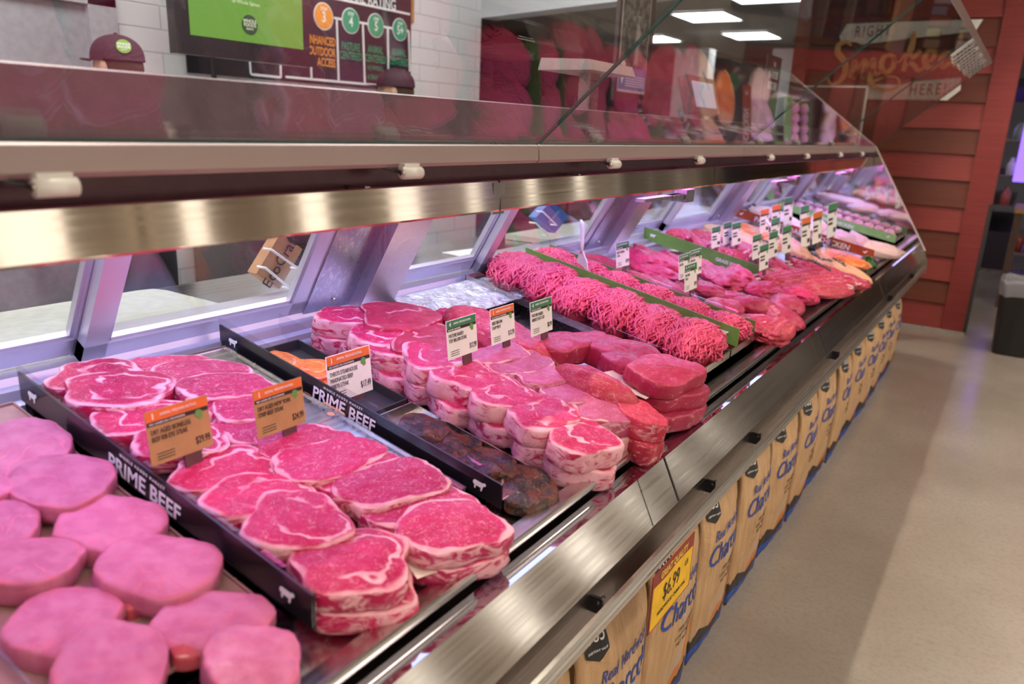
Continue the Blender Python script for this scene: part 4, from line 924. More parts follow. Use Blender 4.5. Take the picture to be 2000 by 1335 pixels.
WC = [((1488, 424), (1540, 432), 408, 440, 'pale raw chicken thigh, rearmost behind the orange strip'), ((1515, 416), (1562, 424), 404, 430, 'pale raw chicken thigh behind the rearmost tags'), ((1545, 434), (1600, 450), 424, 456, 'raw chicken piece in the middle behind the orange strip'),
      ((1575, 424), (1622, 436), 418, 442, 'raw chicken piece near the middle beside the light green strip'), ((1600, 452), (1650, 466), 444, 474, 'raw chicken breast right of the middle behind the orange strip'), ((1630, 444), (1676, 470), 434, 474, 'large raw chicken breast with smooth skin near the light green strip'),
      ((1645, 468), (1692, 480), 458, 490, 'raw chicken breast lying low behind CHICKEN lettering'), ((1686, 460), (1740, 484), 452, 494, 'largest raw chicken breast near the mirror end'), ((1686, 482), (1724, 498), 474, 504, 'frontmost small raw chicken piece at the orange strip end')]
for i, (L, r, a, b, lab) in enumerate(WC):
    piece('x', L, r, a, b, .095, .07, lab, 'raw chicken pieces', 'raw_chicken', 'chicken', M_CHICK, style='lump', fold=.14, taper=.25, ylim=(4.482, 5.378))
for i in range(11):
    x = -1.36 + i * .066
    me = lump_mesh('sausage', .036, .095, .050, M_SAUSAGE, 60 + i, fold=.10)
    place_obj(me, 'sausage', Vector((x, 5.53, deck_z(x) + .032)), (1, .1, 0), 'pinkish brown fresh sausage, ' + nth(i, 11, 'row between green strip and mirror'), 'sausage', 'fresh sausages by the mirror')
pan('steel_pan', -1.36, -.64, 5.42, 5.645, .028, M_STEEL, 'steel pan holding the fresh sausages beside the mirror', .01)

# ================================================================== TAGS AND TOOLS
M_TGREEN = plain('tag_green', (.03, .22, .09), .5); M_TORANGE = plain('tag_orange', (.75, .16, .03), .5); M_TKRAFT = plain('tag_kraft', (.46, .25, .11), .6)
M_LEAF = plain('tag_leaf', (.13, .33, .08), .5); M_CLIP = plain('tag_clip', (.12, .045, .055), .35)
def price_tag(TL, TR, bl, label, head, lines, price, h=.10, kraft=False, num='4', detail=True):
    """TL, TR: upper corners; bl: lower left corner in the photograph; the card faces the customers and stands in the meat"""
    c = at((bl[0] + (TR[0] - TL[0]) / 2), bl[1] + (TR[1] - TL[1]) / 2, h); x = c.x
    a, b, d = on(0, x, *TL), on(0, x, *TR), on(0, x, *bl)
    wd = (b.y - a.y) / 2; ht = (a.z - d.z) / 2; cy = (a.y + b.y) / 2; z0 = d.z
    e = empty('price_tag', (x, cy, z0), label=label, cat='price tag', group='price tags in the meat')
    e.rotation_euler = (0, math.radians(-6), 0)
    ht = min(max(ht, wd * .8), wd * 1.5)
    card = MB().box(-.001, .0, -wd, wd, 0, 2 * ht).build('card', M_TKRAFT if kraft else M_PAPER, e)
    t_ = 2 * ht; L = MB().box(0, .0005, -wd * .97, wd * .97, t_ * .80, t_ * .985).build('header_band', head, e)
    MB().box(0, .0006, -wd * .97, wd * .97, t_ * .72, t_ * .795).build('dark_band', M_MAROON, e)
    MB().poly([(-.5, .9), (.1, 1), (.6, .5), (.4, 0), (.5, -.6), (0, -1), (-.3, -.5), (-.7, -.1)], (.0006, wd * .66, t_ * .68), Y * (wd * .20), Z * (t_ * .095), X, .0004).build('leaf_emblem', M_LEAF, e)
    m = MB(); sz = t_ * .13
    if detail:
        for i, s in enumerate(lines):
            letters(m, s, (.0004, -wd * .9, t_ * (.60 - .13 * i)), Y, Z, X, sz, align='LEFT', sx=.62)
        letters(m, price, (.0004, wd * .92, t_ * .20), Y, Z, X, t_ * .20, align='RIGHT', sx=.55)
        for i in range(3): m.box(.0004, .0007, -wd * .80, -wd * .25, t_ * (.08 + .055 * i), t_ * (.095 + .055 * i))
    else:
        for i in range(2): m.box(.0004, .0008, -wd * .85, wd * .1, t_ * (.50 - .13 * i), t_ * (.57 - .13 * i))
        m.box(.0004, .0008, wd * .3, wd * .85, t_ * .12, t_ * .26)
    m.build('card_print', M_INK, e)
    if detail:
        m = MB(); letters(m, num, (.0007, -wd * .78, t_ * .89), Y, Z, X, t_ * .15, bold=.02); letters(m, 'ANIMAL WELFARE RATING', (.0007, -wd * .56, t_ * .90), Y, Z, X, t_ * .075, align='LEFT', sx=.8)
        letters(m, 'PASTURE CENTERED' if num == '4' else 'NO CAGES NO CROWDING', (.0007, -wd * .92, t_ * .757), Y, Z, X, t_ * .055, align='LEFT')
        m.build('header_print', M_WINK, e)
    MB().box(-.006, -.0012, wd * .05, wd * .60, -.055, t_ * .12).build('clip_stand', M_CLIP, e)
    return e
price_tag((290, 838), (412, 798), (297, 912), 'orange headed kraft price tag for dry aged boneless beef rib eye', M_TORANGE, ['DRY AGED BONELESS', 'BEEF RIB EYE STEAK'], '$29.99', .088, True, '1')
price_tag((500, 778), (595, 745), (504, 858), 'orange headed kraft price tag for dry aged New York strip', M_TORANGE, ['DRY AGED NEW YORK', 'STRIP BEEF STEAK'], '$24.99', .088, True, '1')
price_tag((643, 718), (728, 697), (652, 788), 'orange headed white price tag for marinated steak at 17.49', M_TORANGE, ["THEO'S STEAKHOUSE", 'MARINATED BEEF', 'RIBEYE STEAK'], '$17.49', .018, False, '1')
price_tag((877, 633), (935, 622), (880, 703), 'green headed white price tag reading top sirloin steak 12.99', M_TGREEN, ['PASTURE RAISED', 'TOP SIRLOIN STEAK'], '$12.99', .115)
price_tag((963, 606), (1009, 596), (970, 672), 'orange headed white price tag reading beef sirloin flap meat', M_TORANGE, ['BEEF SIRLOIN', 'FLAP MEAT'], '$12.99', .115, False, '1')
price_tag((1041, 592), (1083, 577), (1050, 654), 'green headed white price tag reading brisket flat cut 8.99', M_TGREEN, ['PASTURE RAISED', 'BRISKET FLAT CUT'], '$8.99', .12)
price_tag((1208, 475), (1233, 470), (1211, 522), 'tall white price tag reading beef top sirloin steak before the round steak', M_TGREEN, ['BEEF TOP SIRLOIN', 'STEAK'], '$10.99', .09)
price_tag((1330, 508), (1352, 503), (1333, 545), 'green headed price tag, left one of the three clustered together', M_TGREEN, ['BEEF STEW'], '$8.99', .09)
price_tag((1352, 500), (1374, 495), (1355, 538), 'green headed price tag, rear one of the three clustered together', M_TGREEN, ['SKIRT STEAK'], '$14.99', .09)
price_tag((1342, 524), (1366, 514), (1345, 568), 'yellowish price tag, front one of the three clustered together', M_TGREEN, ['BEEF TRI TIP', 'ROAST'], '$9.99', .095)
FT = [(1403, 467, 'g', 'low wide green headed tag at the back of the lamb'), (1426, 460, 'g', 'green headed tag behind the kale, left of two neighbours'), (1443, 462, 'g', 'green headed tag behind the kale, right of two neighbours'), (1483, 489, 'g', 'green headed tag leaning right of the kale clumps'),
      (1497, 510, 'g', 'green headed tag standing before the near rib rack'), (1515, 486, 'g', 'pale yellow green tag behind the rib racks'), (1541, 478, 'g', 'narrow tag before the round brown stuffed breast'), (1498, 440, 'o', 'orange headed tag, leftmost at the orange strip'),
      (1521, 434, 'o', 'orange headed tag, second along the orange strip'), (1519, 460, 'g', 'green headed tag beside the clear scoop handle'), (1544, 422, 'g', 'green headed tag rearmost among the raw chicken'), (1576, 442, 'g', 'green headed tag in the middle of the raw chicken'),
      (1579, 466, 'o', 'orange headed tag at the middle of the orange strip'), (1601, 458, 'o', 'orange headed tag right of the middle of the orange strip'), (1630, 446, 'g', 'dark green headed tag beside the large raw chicken breast')]
for px, py, k, l in FT:
    price_tag((px - 9, py - 19), (px + 8, py - 22), (px - 8, py + 17), l, M_TGREEN if k == 'g' else M_TORANGE, [], '', .085, detail=False)
# spatula standing in the mince
c = at(1138, 520, .095); e = empty('plastic_spatula', c, label='white plastic spatula standing upright in the minced beef', cat='spatula'); e.rotation_euler = (math.radians(4), math.radians(-10), math.radians(70))
m = MB(); n_ = 14; prof = [(.000, -.03, .020), (.0, .0, .026), (0, .02, .024), (.0, .04, .014), (0, .055, .0075)]
v = []
for (xx, zz, ww) in prof:
    for s in (-1, 1):
        for t in (-1, 1): v.append((t * .0022 - zz * .05, s * ww, zz))
f = []
for i in range(len(prof) - 1):
    a = i * 4; f += [(a, a + 4, a + 6, a + 2), (a + 1, a + 3, a + 7, a + 5), (a, a + 1, a + 5, a + 4), (a + 2, a + 6, a + 7, a + 3)]
f += [(0, 2, 3, 1), (16, 17, 19, 18)]
MB().add(v, f).build('blade', M_WHITE, e)
MB().tube([(-.003, 0, .048), (.0, 0, .08), (.004, .001, .12), (.003, .003, .145), (.0, .004, .158)], [.0065, .006, .0065, .008, .004], 10).build('handle', M_WHITE, e)
c = at(1528, 462, .10); e = empty('serving_scoop', c, label='translucent white scoop with its handle raised over the chicken', cat='scoop'); e.rotation_euler = (0, 0, math.radians(20))
MB().tube([(.02, .02, -.03), (-.03, .0, .02), (-.09, -.01, .075)], [.010, .006, .007], 10).build('handle', M_WHITE, e)
MB().ball((.04, .03, -.045), .045, .03, .018, 16, 8).build('bowl', M_WHITE, e)

# ================================================================== CHARCOAL BAGS
BW, BH, BX = .315, .605, -.548
def bag_front(y, z):
    yy = y / (BW / 2); b = .030 * math.sin(PI * min(1, max(0, z / BH))) ** .7 * (1 - yy * yy)
    tp = max(0, (z - .40) / .205) ** 1.6 * .075
    wr = .006 * noise.noise(Vector((y * 16, z * 9, 3.3))) + .003 * noise.noise(Vector((y * 40, z * 25, 1)))
    return b - tp + wr
def bag_mat():
    g = N('kraft_charcoal_bag'); co = g.coord(); sep = g.n('ShaderNodeSeparateXYZ'); g.l(co, sep.inputs[0]); y_, z_ = sep.outputs[1], sep.outputs[2]
    oi = g.n('ShaderNodeObjectInfo'); off = g.n('ShaderNodeCombineXYZ'); g.l(g.math('MULTIPLY', oi.outputs['Random'], 9.0), off.inputs[0]); p = g.vmath('ADD', co, off.outputs[0])
    n = g.noise(g.mapping(p, (60, 60, 6)), 1.0, 3); n2 = g.noise(p, 8, 4, .6, 1.0)
    base = g.mix(g.smooth(n, .3, .7), (.50, .30, .15), (.60, .385, .205))
    ge = g.n('ShaderNodeNewGeometry'); at_ = g.n('ShaderNodeAttribute'); at_.attribute_name = 'front'; fr = at_.outputs['Fac']
    nf = g.noise(g.mapping(co, (1, 9, 4)), 1.0, 2, .5, .6)
    # pale flame tongues on the right half
    fl = g.math('MULTIPLY', g.smooth(g.math('ADD', g.math('ABSOLUTE', g.math('SUBTRACT', g.math('ADD', y_, g.math('MULTIPLY', g.math('SUBTRACT', g.noise(g.mapping(co, (1, 3, 7)), 1, 2), .5), .22)), .02)), g.math('MULTIPLY', z_, .20)), .075, .082, 1, 0), g.smooth(z_, .06, .08))
    base2 = g.mix(g.math('MULTIPLY', g.math('MULTIPLY', fl, fr), .75), base, (.55, .40, .27))
    ht = g.math('ADD', g.math('MULTIPLY', y_, .55), g.math('MULTIPLY', nf, .34))
    om = g.math('MULTIPLY', g.smooth(g.math('SUBTRACT', ht, z_), .045, .06), fr)
    base2 = g.mix(om, base2, (.62, .20, .045))
    om2 = g.math('MULTIPLY', g.smooth(g.math('SUBTRACT', ht, z_), .10, .13), fr); base2 = g.mix(om2, base2, (.60, .33, .10))
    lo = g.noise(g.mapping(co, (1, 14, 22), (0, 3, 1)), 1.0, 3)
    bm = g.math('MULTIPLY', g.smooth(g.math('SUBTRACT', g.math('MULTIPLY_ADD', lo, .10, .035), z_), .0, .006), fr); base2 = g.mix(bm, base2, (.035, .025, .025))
    bl = g.math('MULTIPLY', g.smooth(z_, .036, .039, 1, 0), g.math('MULTIPLY', g.smooth(z_, .004, .006), fr)); base2 = g.mix(bl, base2, (.015, .08, .42))
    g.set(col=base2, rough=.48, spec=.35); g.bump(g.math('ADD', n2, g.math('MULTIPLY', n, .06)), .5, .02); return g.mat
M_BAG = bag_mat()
def make_bag(y0):
    e = empty('charcoal_bag', (BX, y0, 0), cat='bag', group='brown paper charcoal bags under the case')
    NU, NV = 56, 40; v = []; f = []; fr = []
    for j in range(NV + 1):
        z = BH * j / NV; q = z / BH; dep = .165 * (1 - max(0, (q - .60) / .40) ** 1.3 * .90)
        for i in range(NU):
            s = i / NU * 4; side = int(s); t = s - side; yy = 0; xx = 0
            if side == 0: yy = -BW / 2 + BW * t; xx = bag_front(yy, z); fr_ = 1
            elif side == 1: yy = BW / 2 - .028 * math.sin(PI * t) * (.4 + .9 * q); a_ = bag_front(BW / 2, z); xx = a_ + (-.165 + (.165 - dep) * .55 - a_) * t; fr_ = 0
            elif side == 2: yy = BW / 2 - BW * t; xx = -.165 + (.165 - dep) * .55 - .004 * noise.noise(Vector((yy * 12, z * 9, 8))); fr_ = 0
            else: yy = -BW / 2 + .028 * math.sin(PI * t) * (.4 + .9 * q); a_ = bag_front(-BW / 2, z); b_ = -.165 + (.165 - dep) * .55; xx = b_ + (a_ - b_) * t; fr_ = 0
            nz = .004 * noise.noise(Vector((xx * 20, yy * 20, z * 14)))
            v.append((xx, yy * (1 - .05 * (1 - math.sin(PI * min(1, q * 1.05 + .05))) ) + nz * (fr_ == 0), z)); fr.append(fr_)
    for j in range(NV):
        for i in range(NU): f.append((j * NU + i, j * NU + (i + 1) % NU, (j + 1) * NU + (i + 1) % NU, (j + 1) * NU + i))
    f.append(tuple(range(NU))[::-1]); f.append(tuple(range(NV * NU, NV * NU + NU)))
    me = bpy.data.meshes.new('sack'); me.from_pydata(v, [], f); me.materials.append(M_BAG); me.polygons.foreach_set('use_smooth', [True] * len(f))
    a = me.attributes.new('front', 'FLOAT', 'POINT'); a.data.foreach_set('value', fr); me.update()
    o = bpy.data.objects.new('sack', me); C.objects.link(o); o.parent = e
    wp = lambda p: Vector((bag_front(p.y, p.z) + p.x, p.y, p.z))
    blue = plain('bag_blue_ink', (.03, .07, .33), .55)
    m = MB(); letters(m, 'Real Hardwood', (.0018, .02, .385), Y, Z, X, .045, shear=.25, sx=.78, warp=wp, lift=0); letters(m, 'Charcoal', (.0018, .012, .325), Y, Z, X, .088, shear=.20, sx=.82, warp=wp, lift=0, bold=.005)
    m.build('bag_lettering', blue, e)
    m = MB()
    for i, wd in enumerate((.06, .085, .05)): letters(m, ('100% NATURAL', 'LUMP CHARCOAL', 'NET WT 8.8 LB')[i], (.0018, .03, .262 - .022 * i), Y, Z, X, .016, warp=wp, lift=0)
    m.build('small_print', plain('bag_brown_ink', (.12, .06, .03), .6), e)
    # black pentagon label with stripes
    def grid(y0_, y1_, z0_, z1_, mat_i, mb, nn=6, cut=0):
        vv = []; ff = []
        for j in range(nn + 1):
            for i in range(nn + 1):
                y = y0_ + (y1_ - y0_) * i / nn; z = z0_ + (z1_ - z0_) * j / nn
                if cut: z -= cut * (1 - j / nn) * (1 - abs(2 * i / nn - 1))
                vv.append((bag_front(y, z) + .0022, y, z))
        for j in range(nn):
            for i in range(nn): ff.append((j * (nn + 1) + i, j * (nn + 1) + i + 1, (j + 1) * (nn + 1) + i + 1, (j + 1) * (nn + 1) + i))
        mb.add(vv, ff, mat_i)
    m = MB(); grid(-.125, -.060, .445, .515, 0, m, 6, .016)
    for i in range(5): grid(-.125 + .013 * i, -.112 + .013 * i, .515, .535, 1 + i, m, 2)
    lb = m.build('bag_label', [plain('label_black', (.02, .018, .018), .5), plain('st_green', (.12, .3, .05), .5), plain('st_orange', (.6, .25, .03), .5), plain('st_red', (.45, .05, .03), .5), plain('st_violet', (.12, .10, .35), .5), plain('st_blue', (.05, .15, .4), .5)], e)
    wp2 = lambda p: Vector((bag_front(p.y, p.z) + .0032 + p.x, p.y, p.z))
    m = MB(); letters(m, '365', (0, -.0925, .482), Y, Z, X, .042, sx=.8, warp=wp2, lift=0, shear=.15); letters(m, 'EVERYDAY VALUE', (0, -.0925, .452), Y, Z, X, .0065, warp=wp2, lift=0); m.build('label_lettering', M_WINK, e)
    m = MB(); pts = [Vector((bag_front(-BW / 2, z) - .045 + .008 * math.sin(z * 20), -BW / 2 + .004, z)) for z in np.linspace(.03, .52, 16)]
    m.tube([p + Vector((0, .016 + .010 * (p.z / BH), 0)) for p in pts], .0014, 5); m.build('side_stitching', M_DKRAFT, e)
    m = MB(); m.tube([(bag_front(y, BH - .03) + .002, y, BH - .03) for y in np.linspace(-BW / 2 + .01, BW / 2 - .01, 24)], .0012, 5); m.build('top_stitching', M_DKRAFT, e)
    return e
bag_y = [.60, .943, 1.286, 1.63, 1.975, 2.325, 2.67, 3.01, 3.35, 3.70, 4.04, 4.38, 4.72, 5.06, 5.37]
first = make_bag(bag_y[0])
bags = [first]
for y in bag_y[1:]:
    r = first.copy(); C.objects.link(r); r.location = (BX + R_.uniform(-.006, .006), y, 0); r.rotation_euler = (0, 0, R_.uniform(-.05, .05))
    for ch in first.children:
        c = ch.copy(); C.objects.link(c); c.parent = r
    bags.append(r)
for i, b in enumerate(bags):
    n_ = len(bags)
    where = ['almost out of the frame at the bottom edge', 'nearest fully shown, left of the yellow price sign', 'close by, partly behind the left side of the yellow sign', 'directly behind the yellow price sign'][i] if i < 4 else \
        ('first right of the yellow sign' if i == 4 else ('farthest, under the end cap of the case' if i == n_ - 1 else ORD[i - 4] + ' to the right of the yellow sign'))
    b['label'] = 'brown paper charcoal bag, ' + where
# price sign hanging from the bumper rail
TLp, TRp, BLp, BRp = [on(0, -.452, *p) for p in ((1276, 1128), (1357, 1036), (1274, 1214), (1356, 1118))]
e = empty('hanging_price_sign', (-.452, (TLp.y + TRp.y) / 2, TLp.z), label='red and yellow 6.99 charcoal price sign hanging from the steel bumper rail', cat='sign')
w_ = (TRp.y - TLp.y) / 2; h_ = .128
MB().box(-.001, .001, -w_, w_, -h_, .0).build('sign_card', plain('sign_dark_red', (.26, .030, .022), .5), e)
MB().poly([(-w_ * .95, -h_ * .97), (w_ * .95, -h_ * .97), (w_ * .95, -h_ * .25), (w_ * .3, -h_ * .22), (-w_ * .4, -h_ * .25), (-w_ * .95, -h_ * .22)], (.001, 0, 0), Y, Z, X, .0006).build('yellow_field', plain('sign_yellow', (.85, .50, .01), .5), e)
m = MB(); letters(m, 'GREAT QUALITY', (.0012, 0, -h_ * .13), Y, Z, X, .021, sx=.9, bold=.03); m.build('heading', plain('sign_yellow_ink', (.80, .52, .08), .5), e)
m = MB(); letters(m, '$6.99', (.0018, -.008, -h_ * .50), Y, Z, X, .052, sx=.75); letters(m, 'LB', (.0018, w_ * .65, -h_ * .42), Y, Z, X, .018); letters(m, 'HARDWOOD CHARCOAL', (.0018, 0, -h_ * .78), Y, Z, X, .0125); m.build('price_lettering', M_INK, e)

# ================================================================== SERVICE SIDE
def local2(parent, mb, name, mats): return local(parent, mb, name, mats)
M_BOARDB = plain('board_black', (.020, .015, .022), .5); M_SG = plain('board_green', (.02, .32, .17), .5); M_SO = plain('board_orange', (.80, .30, .03), .5)
def bw(px, py, x): p = on(0, x, px, py); return (p.y, p.z)
bx = WX + .012
e = empty('rating_board', (WX, 3.3, 1.9), label='black animal welfare rating board on the white brick wall behind the counter', cat='sign')
y1_ = bw(803, 10, bx)[0]; yb0 = bw(488, 148, bx)[0]; zb = 1.625
local2(e, MB().box(WX + .002, bx, yb0 - .35, y1_, zb, 2.62), 'board_panel', M_BOARDB)
local2(e, MB().box(WX + .002, bx + .006, y1_, y1_ + .022, 2.04, 2.62), 'wood_edge', plain('wood_edge', (.45, .24, .08), .5))
m = MB()
def ln(p, q, t=.006):
    a, b = Vector((0, *bw(*p, bx))), Vector((0, *bw(*q, bx))); d = (b - a); L = d.length; d.normalize(); n = X.cross(d)
    m.obox((a + b) / 2 + X * (bx + .002), d, n, X, L / 2, t, .002)
for p, q in (((487, 118), (489, 145)), ((489, 145), (548, 151)), ((547, 125), (548, 151)), ((557, 150), (755, 168)), ((607, 131), (608, 155)), ((657, 36), (661, 160)), ((708, 47), (712, 163)), ((757, 55), (758, 150)), ((798, 62), (800, 140)), ((652, 35), (798, 61)), ((650, -4), (800, 28))):
    ln(p, q)
local2(e, m, 'grid_lines', M_WINK)
for px, py, r_, mt, nn, nm in ((631, 32, .082, M_SO, '3', 'step_three'), (684, 41, .080, M_SG, '4', 'step_four'), (733, 50, .078, M_SG, '5', 'step_five'), (780, 58, .076, M_SG, '5+', 'step_five_plus')):
    y, z = bw(px, py, bx); r_ *= .80
    c_ = MB(); disc(c_, (bx + .002, y, z), Y, Z, X, r_ * 1.08, .003, 1); disc(c_, (bx + .005, y, z), Y, Z, X, r_, .002, 0)
    letters(c_, 'STEP', (bx + .0075, y, z + r_ * .55), Y, Z, X, r_ * .38, 1, bold=.02, lift=0, sx=.9); letters(c_, nn, (bx + .0075, y, z - r_ * .10), Y, Z, X, r_ * 1.15, 1, bold=.02, lift=0, sx=.8)
    local2(e, c_, nm, [mt, M_WINK])
m = MB(); y, z = bw(735, -2, bx); letters(m, 'ANIMAL WELFARE RATING', (bx + .001, y + .17, z - .015), Y, Z, X, .085, align='RIGHT', bold=.015, sx=.78); local2(e, m, 'heading', M_WINK)
m = MB()
for i, t in enumerate(('ENHANCED', 'OUTDOOR', 'ACCESS')): y, z = bw(655, (84, 105, 125)[i], bx); letters(m, t, (bx + .001, y, z), Y, Z, X, .062, align='RIGHT', bold=.02, sx=.62)
local2(e, m, 'orange_lettering', M_SO)
m = MB()
for px, rows in ((685, ('PASTURE', 'CENTERED')), (733, ('ANIMAL', 'CENTERED', 'NO PHYSICAL', 'ALTERATIONS')), (779, ('ANIMAL', 'CENTERED', 'ENTIRE LIFE'))):
    for i, t in enumerate(rows): y, z = bw(px, 92 + (px - 685) * .12 + i * 18, bx); letters(m, t, (bx + .001, y, z), Y, Z, X, .060 if i < 2 else .036, bold=.01, sx=.60)
local2(e, m, 'green_lettering', M_SG)
# hanging screen
tx = -3.0
e = empty('menu_screen', (tx, 2.4, 1.9), label='hanging menu screen with a green picture and round dark emblem', cat='screen')
ya, za = bw(346, 103, tx); yb_, zb_ = bw(606, 130, tx); zt = za + .62
local2(e, MB().box(tx - .05, tx, ya, yb_, min(za, zb_), zt), 'screen_frame', plain('screen_black', (.022, .012, .018), .35))
sa, sb = bw(372, 70, tx), bw(592, 95, tx)
gm = emit('screen_green', (.22, .52, .03, 1), .75)
local2(e, MB().box(tx, tx + .002, sa[0], sb[0], (sa[1] + sb[1]) / 2, zt - .05), 'screen_image', gm)
m = MB(); y, z = bw(487, 49, tx); disc(m, (tx + .002, y, z), Y, Z, X, .042, .002, 0); 
for i, t in enumerate(('WHOLE', 'FOODS', 'MARKET')): letters(m, t, (tx + .0045, y, z + .015 - .016 * i), Y, Z, X, (.020, .020, .010)[i], 1, bold=.02, lift=0)
letters(m, 'of Whole Spines', (tx + .003, *bw(480, 6, tx)), Y, Z, X, .022, 1, lift=0)
local2(e, m, 'round_emblem', [plain('emblem_dark', (.015, .05, .015), .5), plain('emblem_cream', (.65, .70, .50), .5)])
local2(e, MB().box(tx - .04, tx - .01, (ya + yb_) / 2 - .02, (ya + yb_) / 2 + .02, zt, CEIL + .01), 'ceiling_pole', M_BLACK)
local2(e, MB().box(tx - .045, tx - .03, *sorted((bw(423, 110, tx)[0], bw(428, 110, tx)[0] + .004)), 1.5, za + .02), 'cable', M_BLACK)
# framed farm poster hung over the counter
qx = -1.72
e = empty('framed_poster', (qx, 3.7, 1.9), label='dark framed local farm poster with two standing people and a blue panel', cat='poster')
ya, za = bw(1199, 192, qx); yb_, zb_ = bw(1266, 205, qx); zt = za + .56
local2(e, MB().box(qx - .02, qx - .002, ya, yb_, (za + zb_) / 2, zt), 'poster_frame', plain('frame_brown', (.05, .025, .03), .5))
ca, cb = bw(1205, 178, qx), bw(1258, 184, qx)
local2(e, MB().box(qx - .002, qx, ca[0], cb[0], (ca[1] + cb[1]) / 2, zt - .03), 'card', plain('poster_card', (.60, .57, .54), .6))
g_ = N('grey_photo'); co = g_.coord(); g_.set(col=g_.mix(g_.smooth(g_.noise(co, 30, 4), .35, .65), (.05, .045, .04), (.22, .20, .19)), rough=.6)
pa = ca[1] + .115; local2(e, MB().box(qx, qx + .001, ca[0] + .008, cb[0] - .008, pa, zt - .04), 'photo', g_.mat)
m = MB(); yc = (ca[0] + cb[0]) / 2
for dy, mi in ((-.022, 0), (.028, 1)):
    m.poly([(-.018, 0), (-.016, .09), (-.026, .10), (-.020, .17), (.0, .19), (.020, .17), (.026, .10), (.016, .09), (.018, 0), (.004, 0), (0, .08), (-.004, 0)], (qx + .001, yc + dy, pa + .02), Y, Z, X, .001, mi)
    disc(m, (qx + .001, yc + dy, pa + .225), Y, Z, X, .014, .001, 2, 14); m.box(qx + .001, qx + .0022, yc + dy - .024, yc + dy + .024, pa + .236, pa + .240, mi)
local2(e, m, 'photo_people', [plain('photo_dark', (.10, .09, .085), .6), plain('photo_light', (.40, .37, .35), .6), plain('photo_face', (.30, .27, .25), .6)])
local2(e, MB().box(qx, qx + .001, ca[0] + .004, cb[0] - .004, ca[1] + .012, pa), 'blue_panel', plain('poster_blue', (.10, .20, .46), .6))
m = MB(); yp = ca[0] + .042; m.poly([(0, -.05), (.030, .025), (.026, .05), (.0, .062), (-.026, .05), (-.030, .025)], (qx + .001, yp, ca[1] + .085), Y, Z, X, .001); local2(e, m, 'map_pin', M_SWHITE)
m = MB(); letters(m, 'Local', (qx + .0025, yp, ca[1] + .115), Y, Z, X, .026, lift=0, bold=.01); local2(e, m, 'pin_lettering', M_INK)
m = MB(); letters(m, 'Holy Cow Beef', (qx + .0015, yp + .036, ca[1] + .102), Y, Z, X, .0155, align='LEFT', lift=0, sx=.8)
for i in range(5): m.box(qx + .001, qx + .0015, yp + .036, cb[0] - .014, ca[1] + .030 + .011 * i, ca[1] + .034 + .011 * i)
local2(e, m, 'panel_lettering', M_WINK)
local2(e, MB().box(qx - .014, qx - .008, (ya + yb_) / 2 - .004, (ya + yb_) / 2 + .004, zt, CEIL + .01), 'hanging_rod', M_BLACK)

# serving counter, cutting board, back counters
e = empty('service_counter', (-1.8, 2.4, 0), label='stainless work counter running behind the meat case', cat='counter')
local2(e, MB().box(-2.12, -1.60, -1.2, 5.5, .90, .935), 'worktop', M_STEEL); local2(e, MB().box(-2.08, -1.64, -1.2, 5.5, .08, .90), 'cabinet_body', M_DARKST)
m = MB(); cr = [(-2.0, -1.0), (-1.63, -1.0), (-1.63, 1.14), (-1.66, 1.19), (-1.72, 1.215), (-1.95, 1.215), (-1.99, 1.20), (-2.0, 1.16)]
m.poly(cr, (0, 0, .937), X, Y, Z, .03); tag(m.build('cutting_board', plain('cutting_board_white', (.46, .48, .42), .45)), 'long white cutting board on the counter behind the left case windows', 'cutting board')
m = MB().poly([(-1.98, 2.95), (-1.66, 2.95), (-1.66, 4.0), (-1.98, 4.0)], (0, 0, .937), X, Y, Z, .025); tag(m.build('cutting_board', plain('cutting_board_white', (.46, .48, .42), .45)), 'white cutting board on the counter behind the middle case windows', 'cutting board')
tag(MB().poly([(-1.93, 2.42), (-1.70, 2.38), (-1.68, 2.60), (-1.90, 2.63)], (0, 0, .937), X, Y, Z, .004).build('paper_sheet', M_PAPER), 'small sheet of white paper on the counter under the blue pack', 'paper')
for i, (y, w__, h__, l) in enumerate(((-.2, .5, .5, 'grey cabinet against the white brick wall, nearest the door'), (2.62, .35, .45, 'narrow grey cabinet against the white brick wall under the screen'))):
    e = empty('back_cabinet', (-3.1, y, 0), label=l, cat='cabinet')
    MB().box(-.28, .28, -w__, w__, .08, .90).build('cabinet_body', M_DARKST, e); MB().box(-.30, .30, -w__ - .01, w__ + .01, .90, .93).build('worktop', M_STEEL, e)
    MB().box(.28, .30, -.02, .02, .55, .75).build('handle', M_CHROME, e)
# wire holders with packs hanging inside the rear windows
def pack(px_list, xx, label, mat, word, wmat, sz):
    P_ = [on(0, xx, *p) for p in px_list]; c = sum(P_, Vector()) / 4; ay = (P_[1] - P_[0]); az = (P_[3] - P_[0]); e = empty('glove_box' if 'kraft' in label else 'bag_pack', c, label=label, cat='box')
    u, v_ = ay.normalized(), az.normalized(); local2(e, MB().obox(c - X * .02, u, v_, u.cross(v_).normalized(), ay.length / 2, az.length / 2, .018), 'carton', mat)
    m = MB(); letters(m, word, c + X * .002, v_, -u, X, sz, lift=0); local2(e, m, 'lettering', wmat); return c, u, v_, ay.length / 2, az.length / 2
def wire(px_list, xx, label):
    P_ = [on(0, xx, *p) for p in px_list]; c = P_[0]; e = empty('wire_rack', c, label=label, cat='wire rack')
    local2(e, MB().tube([P_[0], P_[0] + X * .03, P_[1] + X * .03, P_[1]], .0032, 8), 'upper_wire', M_WHITE); local2(e, MB().tube([P_[2], P_[2] + X * .03, P_[3] + X * .03, P_[3]], .0032, 8), 'lower_wire', M_WHITE)
